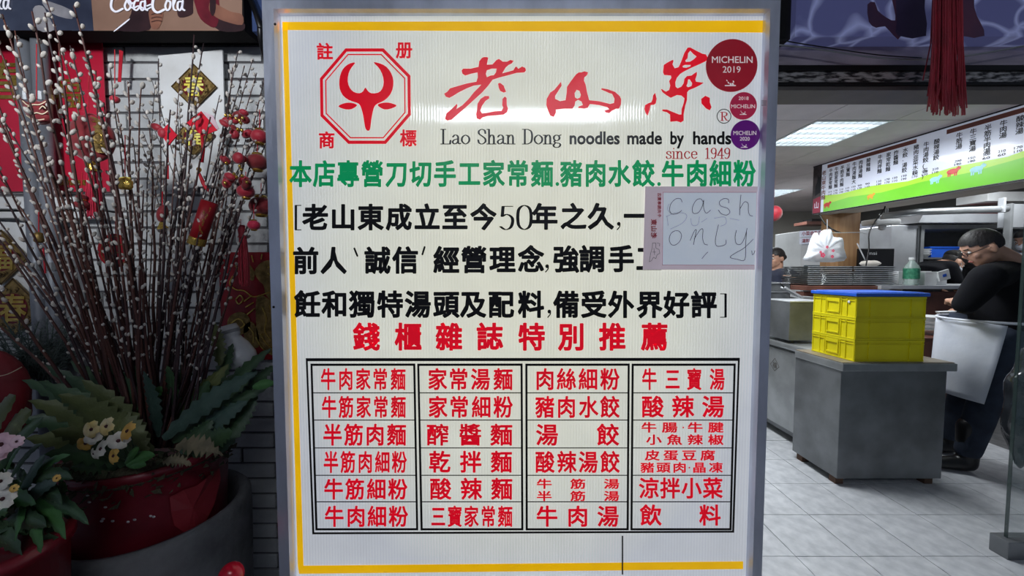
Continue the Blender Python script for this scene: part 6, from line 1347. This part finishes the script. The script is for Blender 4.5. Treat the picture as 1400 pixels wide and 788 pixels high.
def person(name, label, J, face, up, parts, vox=.008):
    """J: joints; face/up: head axes; parts: dict of clothing options"""
    t = thing(name, label, 'person', (J['pelvis'].x, J['pelvis'].y, 0))
    f = face.normalized(); u = (up - f * up.dot(f)).normalized(); l = u.cross(f)        # l = the person's left
    hc = J['head']; R = Matrix((l, f, u)).transposed()
    b = MB()
    b.ell(hc + u * .02, (.076, .095, .098), 20, 14, R=R); b.ell(hc + f * .025 - u * .05, (.060, .072, .066), 18, 12, R=R)   # skull, face
    b.ell(hc + f * .065 - u * .092, (.026, .024, .020), 12, 8, R=R)                                                        # chin
    b.ell(hc + f * .092 - u * .022, (.013, .020, .022), 10, 8, R=R); b.tube([hc + f * .088 + u * .02, hc + f * .110 - u * .028], [.007, .013], 8)
    b.ell(hc + f * .084 + u * .028, (.045, .014, .010), 12, 8, R=R)
    for s_ in (-1, 1):
        b.ell(hc + l * s_ * .080 - u * .018 - f * .005, (.010, .020, .032), 12, 8, R=R); b.ell(hc + l * s_ * .040 + f * .066 - u * .030, (.022, .020, .020), 10, 8, R=R)
    nb = J['neck']; limb(b, [hc - u * .05 - f * .02, nb], [.056, .062])
    sp = (nb - J['pelvis']).normalized(); sl = (J['shl'] - J['shr']).normalized(); fr = sl.cross(sp).normalized() * 1.0
    if fr.dot(f) < -.2: fr = -fr
    pel, ch = J['pelvis'], J['chest']; w = J.get('w', 1.0)
    hl = (J['hpl'] - J['hpr']).normalized()
    secs = lambda g: [(pel - sp * .09, hl, fr, .135 * w + g, .10 * w + g), (pel, hl, fr, .168 * w + g, .118 * w + g), (pel.lerp(ch, .45), (hl + sl).normalized(), fr, .150 * w + g, .108 * w + g), (ch, sl, fr, .176 * w + g, .125 * w + g), (nb.lerp(ch, .35), sl, fr, .165 * w + g, .105 * w + g), (nb - sp * .02, sl, fr, .085 + g, .070 + g)]
    loft(b, secs(0))
    for s_ in 'lr':
        limb(b, [ch.lerp(nb, .6), J['sh' + s_], J['el' + s_], J['wr' + s_]], [.07, .056 * w, .041, .027])
        d = (J['wr' + s_] - J['el' + s_]).normalized(); hand(b, J['wr' + s_], d, J.get('palm' + s_, Vector((0, 0, -1))), 1 if s_ == 'l' else -1, J.get('curl', .6))
        limb(b, [J['hp' + s_], J['kn' + s_], J['an' + s_]], [.092 * w, .058, .040])
        fd = J.get('foot', Vector((f.x, f.y, 0))).normalized(); limb(b, [J['an' + s_] - Vector((0, 0, .03)), J['an' + s_] + fd * .15 - Vector((0, 0, .05))], [.04, .032])
    body = remesh(b, 'body', M('skin'), t, vox, 5)
    # clothing shells
    c = MB(); loft(c, secs(.016)[1:5] + [(nb - sp * .015, sl, fr, .098, .082)])
    for s_ in 'lr':
        e = J['sh' + s_].lerp(J['el' + s_], parts.get('sleeve', .75)); limb(c, [ch.lerp(nb, .6), J['sh' + s_], e], [.082, .074 * w, .062])
    sh = remesh(c, 'shirt', M(parts.get('shirt', 'shirt_black')), t, .012, 4)
    c = MB(); loft(c, [(pel - sp * .11, hl, fr, .15 * w, .118 * w), (pel, hl, fr, .182 * w, .132 * w), (pel + sp * .07, hl, fr, .172 * w, .124 * w)])
    for s_ in 'lr': limb(c, [J['hp' + s_], J['kn' + s_], J['an' + s_] + Vector((0, 0, .06))], [.108 * w, .080, .066])
    remesh(c, 'trousers', M(parts.get('pants', 'jeans')), t, .012, 4)
    for s_ in 'lr':
        fd = J.get('foot', Vector((f.x, f.y, 0))).normalized(); an = J['an' + s_]; c = MB(); limb(c, [an + Vector((0, 0, parts.get('boot', .04))), an - Vector((0, 0, .025))], [.062, .052]); limb(c, [an - Vector((0, 0, .03)), an + fd * .09 - Vector((0, 0, .035)), an + fd * .16 - Vector((0, 0, .045))], [.050, .044, .036])
        for i, v in enumerate(c.v): c.v[i] = Vector((v.x, v.y, max(v.z, .004)))
        remesh(c, 'boot', M('boot_black'), t, .010, 2)
    # hair cap
    h = MB(); n, mm = 28, 18; hv = []; keep = []
    hr = parts.get('hair', .006)
    for i in range(mm + 1):
        a = PI * i / mm
        for j in range(n):
            g = 2 * PI * j / n; p = Vector((math.sin(a) * math.cos(g), math.sin(a) * math.sin(g), math.cos(a))); hv.append(hc + u * .02 + l * p.x * (.078 + hr) + f * (p.y * (.097 + hr)) + u * p.z * (.100 + hr)); keep.append(p)
    fc = []
    for i in range(mm):
        for j in range(n):
            p = keep[i * n + j]; low = -.42 if p.y < .1 else .12 + .45 * max(0, p.y - .1)
            if abs(p.x) > .8 and -.25 < p.y < .25: low = .02
            if p.z > low: fc.append((i * n + j, (i + 1) * n + j, (i + 1) * n + (j + 1) % n, i * n + (j + 1) % n))
    h.add(hv, fc); h.build('hair', M('hair_black'), t, smooth=True, recalc=False)
    if parts.get('bun'): MB().ell(hc - f * .11 + u * .0, (.035, .035, .035), 12, 8).build('hair_bun', M('hair_black'), t, smooth=True)
    for s_ in (-1, 1):
        e = hc + l * s_ * .032 + f * .084 + u * .004; o = MB().ell(e, (.013, .010, .008), 12, 8, R=R).build('eye', M('eye_white'), t, smooth=True); MB().ell(e + f * .007, (.0055, .005, .0055), 10, 6, R=R).build('iris', M('iris_dark'), o, smooth=True)
        MB().tube([hc + l * s_ * .018 + f * .094 + u * .028, hc + l * s_ * .048 + f * .086 + u * .030], .0035, 6).build('eyebrow', M('hair_black'), t)
    if not parts.get('mask'): MB().ell(hc + f * .093 - u * .062, (.024, .008, .006), 12, 6, R=R).build('lips', M('lip'), t, smooth=True)
    else:
        m = MB(); m.ell(hc + f * .052 - u * .055, (.062, .068, .050), 20, 12, R=R); m.build('face_mask', M('mask_grey'), t, smooth=True)
        for s_ in (-1, 1): MB().tube([hc + l * s_ * .058 + f * .07 - u * .04, hc + l * s_ * .086 - f * .01 - u * .0], .0018, 5).build('mask_loop', M('white_plastic'), t)
    if parts.get('glasses'):
        m = MB()
        for s_ in (-1, 1):
            c_ = hc + l * s_ * .034 + f * .108 + u * .002; m.tube([c_ + l * .024 * math.cos(k * PI / 6) + u * .017 * math.sin(k * PI / 6) for k in range(13)], .0022, 5, cap=False); m.tube([c_ + l * s_ * .024, hc + l * s_ * .088 + f * .01 + u * .008], .0024, 5)
        m.tube([hc - l * .010 + f * .110, hc + l * .010 + f * .110], .0022, 5); m.build('glasses', M('black_plastic'), t)
    if parts.get('cap'):
        m = MB(); m.ell(hc + u * .055 - f * .005, (.092, .106, .074), 24, 14, R=R); m.build('cap', M('cap_black'), t, smooth=True)
        m = MB(); m.ell(hc + u * .05 + f * .115, (.065, .065, .008), 18, 8, R=R); m.build('cap_brim', M('cap_black'), t, smooth=True)
        MB().ell(hc + u * .10 + l * parts['cap'] * .06 , (.012, .012, .010), 10, 6, R=R).build('cap_mark', M('white_plastic'), t)
    return t, dict(f=f, u=u, l=l, hc=hc, sp=sp, fr=fr, hl=hl, sl=sl)
V3 = Vector
# stooping cook in black, apron, facing left and away
Yc = 2.47
def PJ(px, py, Y): return P(px, py, Y)
J = dict(head=PJ(1344, 337, Yc - .02), neck=PJ(1380, 357, Yc + .0), chest=PJ(1374, 392, Yc + .03), pelvis=PJ(1352, 448, Yc + .02),
         shl=PJ(1350, 380, Yc - .17), shr=PJ(1420, 382, Yc + .20), ell=PJ(1318, 418, Yc - .10), elr=PJ(1392, 432, Yc + .42), wrl=PJ(1305, 412, Yc + .16), wrr=PJ(1330, 425, Yc + .50),
         hpl=PJ(1352, 462, Yc + .02) + V3((-.02, -.09, 0)), hpr=PJ(1352, 462, Yc + .02) + V3((.03, .10, 0)), knl=V3((3.12, Yc - .06, .50)), knr=V3((3.22, Yc + .13, .50)), anl=V3((3.06, Yc - .03, .085)), anr=V3((3.24, Yc + .22, .085)), w=1.14, foot=V3((-1, .25, 0)), pall=None)
J.pop('pall')
cook, A = person('person', 'cook in a black t-shirt and white waist apron, head bowed over the counter', J, V3((-.78, .42, -.52)), V3((-.5, .2, .8)), dict(sleeve=.95, glasses=1, boot=.22, hair=.003), vox=.007)
# apron: a hanging cloth wrapped on the left side of the hips
m = MB(); pel = J['pelvis']; rows = 14; colsn = 16; G = []
for r_ in range(rows + 1):
    t_ = r_ / rows; z = pel.z + .05 - t_ * .52; row_ = []
    for i in range(colsn + 1):
        g = -2.7 + (2.05 - .32 * t_) * i / colsn; k_ = 1 + .10 * t_ + .03 * math.sin(g * 8) * t_
        row_.append(V3((pel.x - .01 + .205 * k_ * math.sin(g), pel.y - .245 * k_ * math.cos(g), z + .012 * math.sin(g * 3))))
    G.append(row_)
w_ = colsn + 1
m.add([p for r_ in G for p in r_], [(j * w_ + i, j * w_ + i + 1, (j + 1) * w_ + i + 1, (j + 1) * w_ + i) for i in range(colsn) for j in range(rows)])
ap = m.build('apron', M('apron_white'), cook, smooth=True, recalc=False); sm = ap.modifiers.new('t', 'SOLIDIFY'); sm.thickness = .004
m = MB(); m.tube([V3((pel.x + .25 * math.sin(g), pel.y - .02 - .25 * math.cos(g), pel.z + .058)) for g in [2 * PI * k / 28 for k in range(29)]], .009, 6, cap=False); m.build('apron_string', M('apron_white'), cook)
# woman in navy on the left
Yw = 4.45
hx = P(1061, 353, Yw)
J = dict(head=hx, neck=hx + V3((.02, .01, -.13)), chest=hx + V3((.03, .02, -.32)), pelvis=hx + V3((.04, .03, -.62)), shl=hx + V3((.02, -.17, -.18)), shr=hx + V3((.05, .19, -.18)), ell=hx + V3((.10, -.33, -.30)), elr=hx + V3((-.1, .30, -.42)),
         wrl=P(1092, 384, 4.15), wrr=hx + V3((-.2, .2, -.6)), hpl=hx + V3((.04, -.05, -.68)), hpr=hx + V3((.04, .11, -.68)), knl=V3((hx.x, Yw - .05, .46)), knr=V3((hx.x, Yw + .11, .46)), anl=V3((hx.x + .03, Yw - .05, .085)), anr=V3((hx.x + .03, Yw + .11, .085)), w=.86, curl=.5)
person('person', 'dark haired woman in a navy t-shirt behind the steel pans, arm reaching right', J, V3((-1, -.25, -.12)), V3((0, 0, 1)), dict(shirt='shirt_navy', sleeve=.55, hair=.009, bun=1), vox=.009)
# kitchen hand in a black cap, bent low behind the ledge
Yk = 4.13; hx = P(1303, 358, Yk)
J = dict(head=hx, neck=hx + V3((-.10, .04, -.04)), chest=hx + V3((-.24, .03, -.10)), pelvis=hx + V3((-.30, .05, -.42)), shl=hx + V3((-.16, .15, -.06)), shr=hx + V3((-.16, -.11, -.06)), ell=hx + V3((-.05, .15, -.30)), elr=hx + V3((-.02, -.08, -.30)), wrl=hx + V3((.12, .1, -.38)), wrr=hx + V3((.15, 0, -.38)),
         hpl=hx + V3((-.30, .12, -.48)), hpr=hx + V3((-.30, -.02, -.48)), knl=V3((hx.x - .25, Yk + .12, .46)), knr=V3((hx.x - .25, Yk - .02, .46)), anl=V3((hx.x - .3, Yk + .12, .085)), anr=V3((hx.x - .3, Yk - .02, .085)), w=.9)
person('person', 'kitchen hand in a black cap and black shirt bent behind the ledge', J, V3((.75, -.1, -.6)), V3((.55, 0, .8)), dict(cap=-1, sleeve=.8, mask=1), vox=.010)
# another cook at the right edge of the frame, face and white mask just in view
Yr = 4.16; hx = P(1404, 328, Yr)
J = dict(head=hx, neck=hx + V3((.04, .0, -.12)), chest=hx + V3((.06, .0, -.32)), pelvis=hx + V3((.06, .0, -.66)), shl=hx + V3((.06, -.17, -.18)), shr=hx + V3((.06, .17, -.18)), ell=hx + V3((.0, -.17, -.45)), elr=hx + V3((.0, .18, -.45)), wrl=hx + V3((-.22, -.08, -.52)), wrr=hx + V3((-.22, .1, -.52)),
         hpl=hx + V3((.06, -.08, -.72)), hpr=hx + V3((.06, .08, -.72)), knl=V3((hx.x + .05, Yr - .08, .46)), knr=V3((hx.x + .05, Yr + .08, .46)), anl=V3((hx.x + .08, Yr - .08, .085)), anr=V3((hx.x + .08, Yr + .08, .085)), w=.95, curl=1.0)
person('person', 'cook in white with a pale mask at the right edge, behind the stooping cook', J, V3((-1, -.1, -.35)), V3((-.3, 0, 1)), dict(shirt='apron_white', sleeve=.9, mask=1), vox=.010)
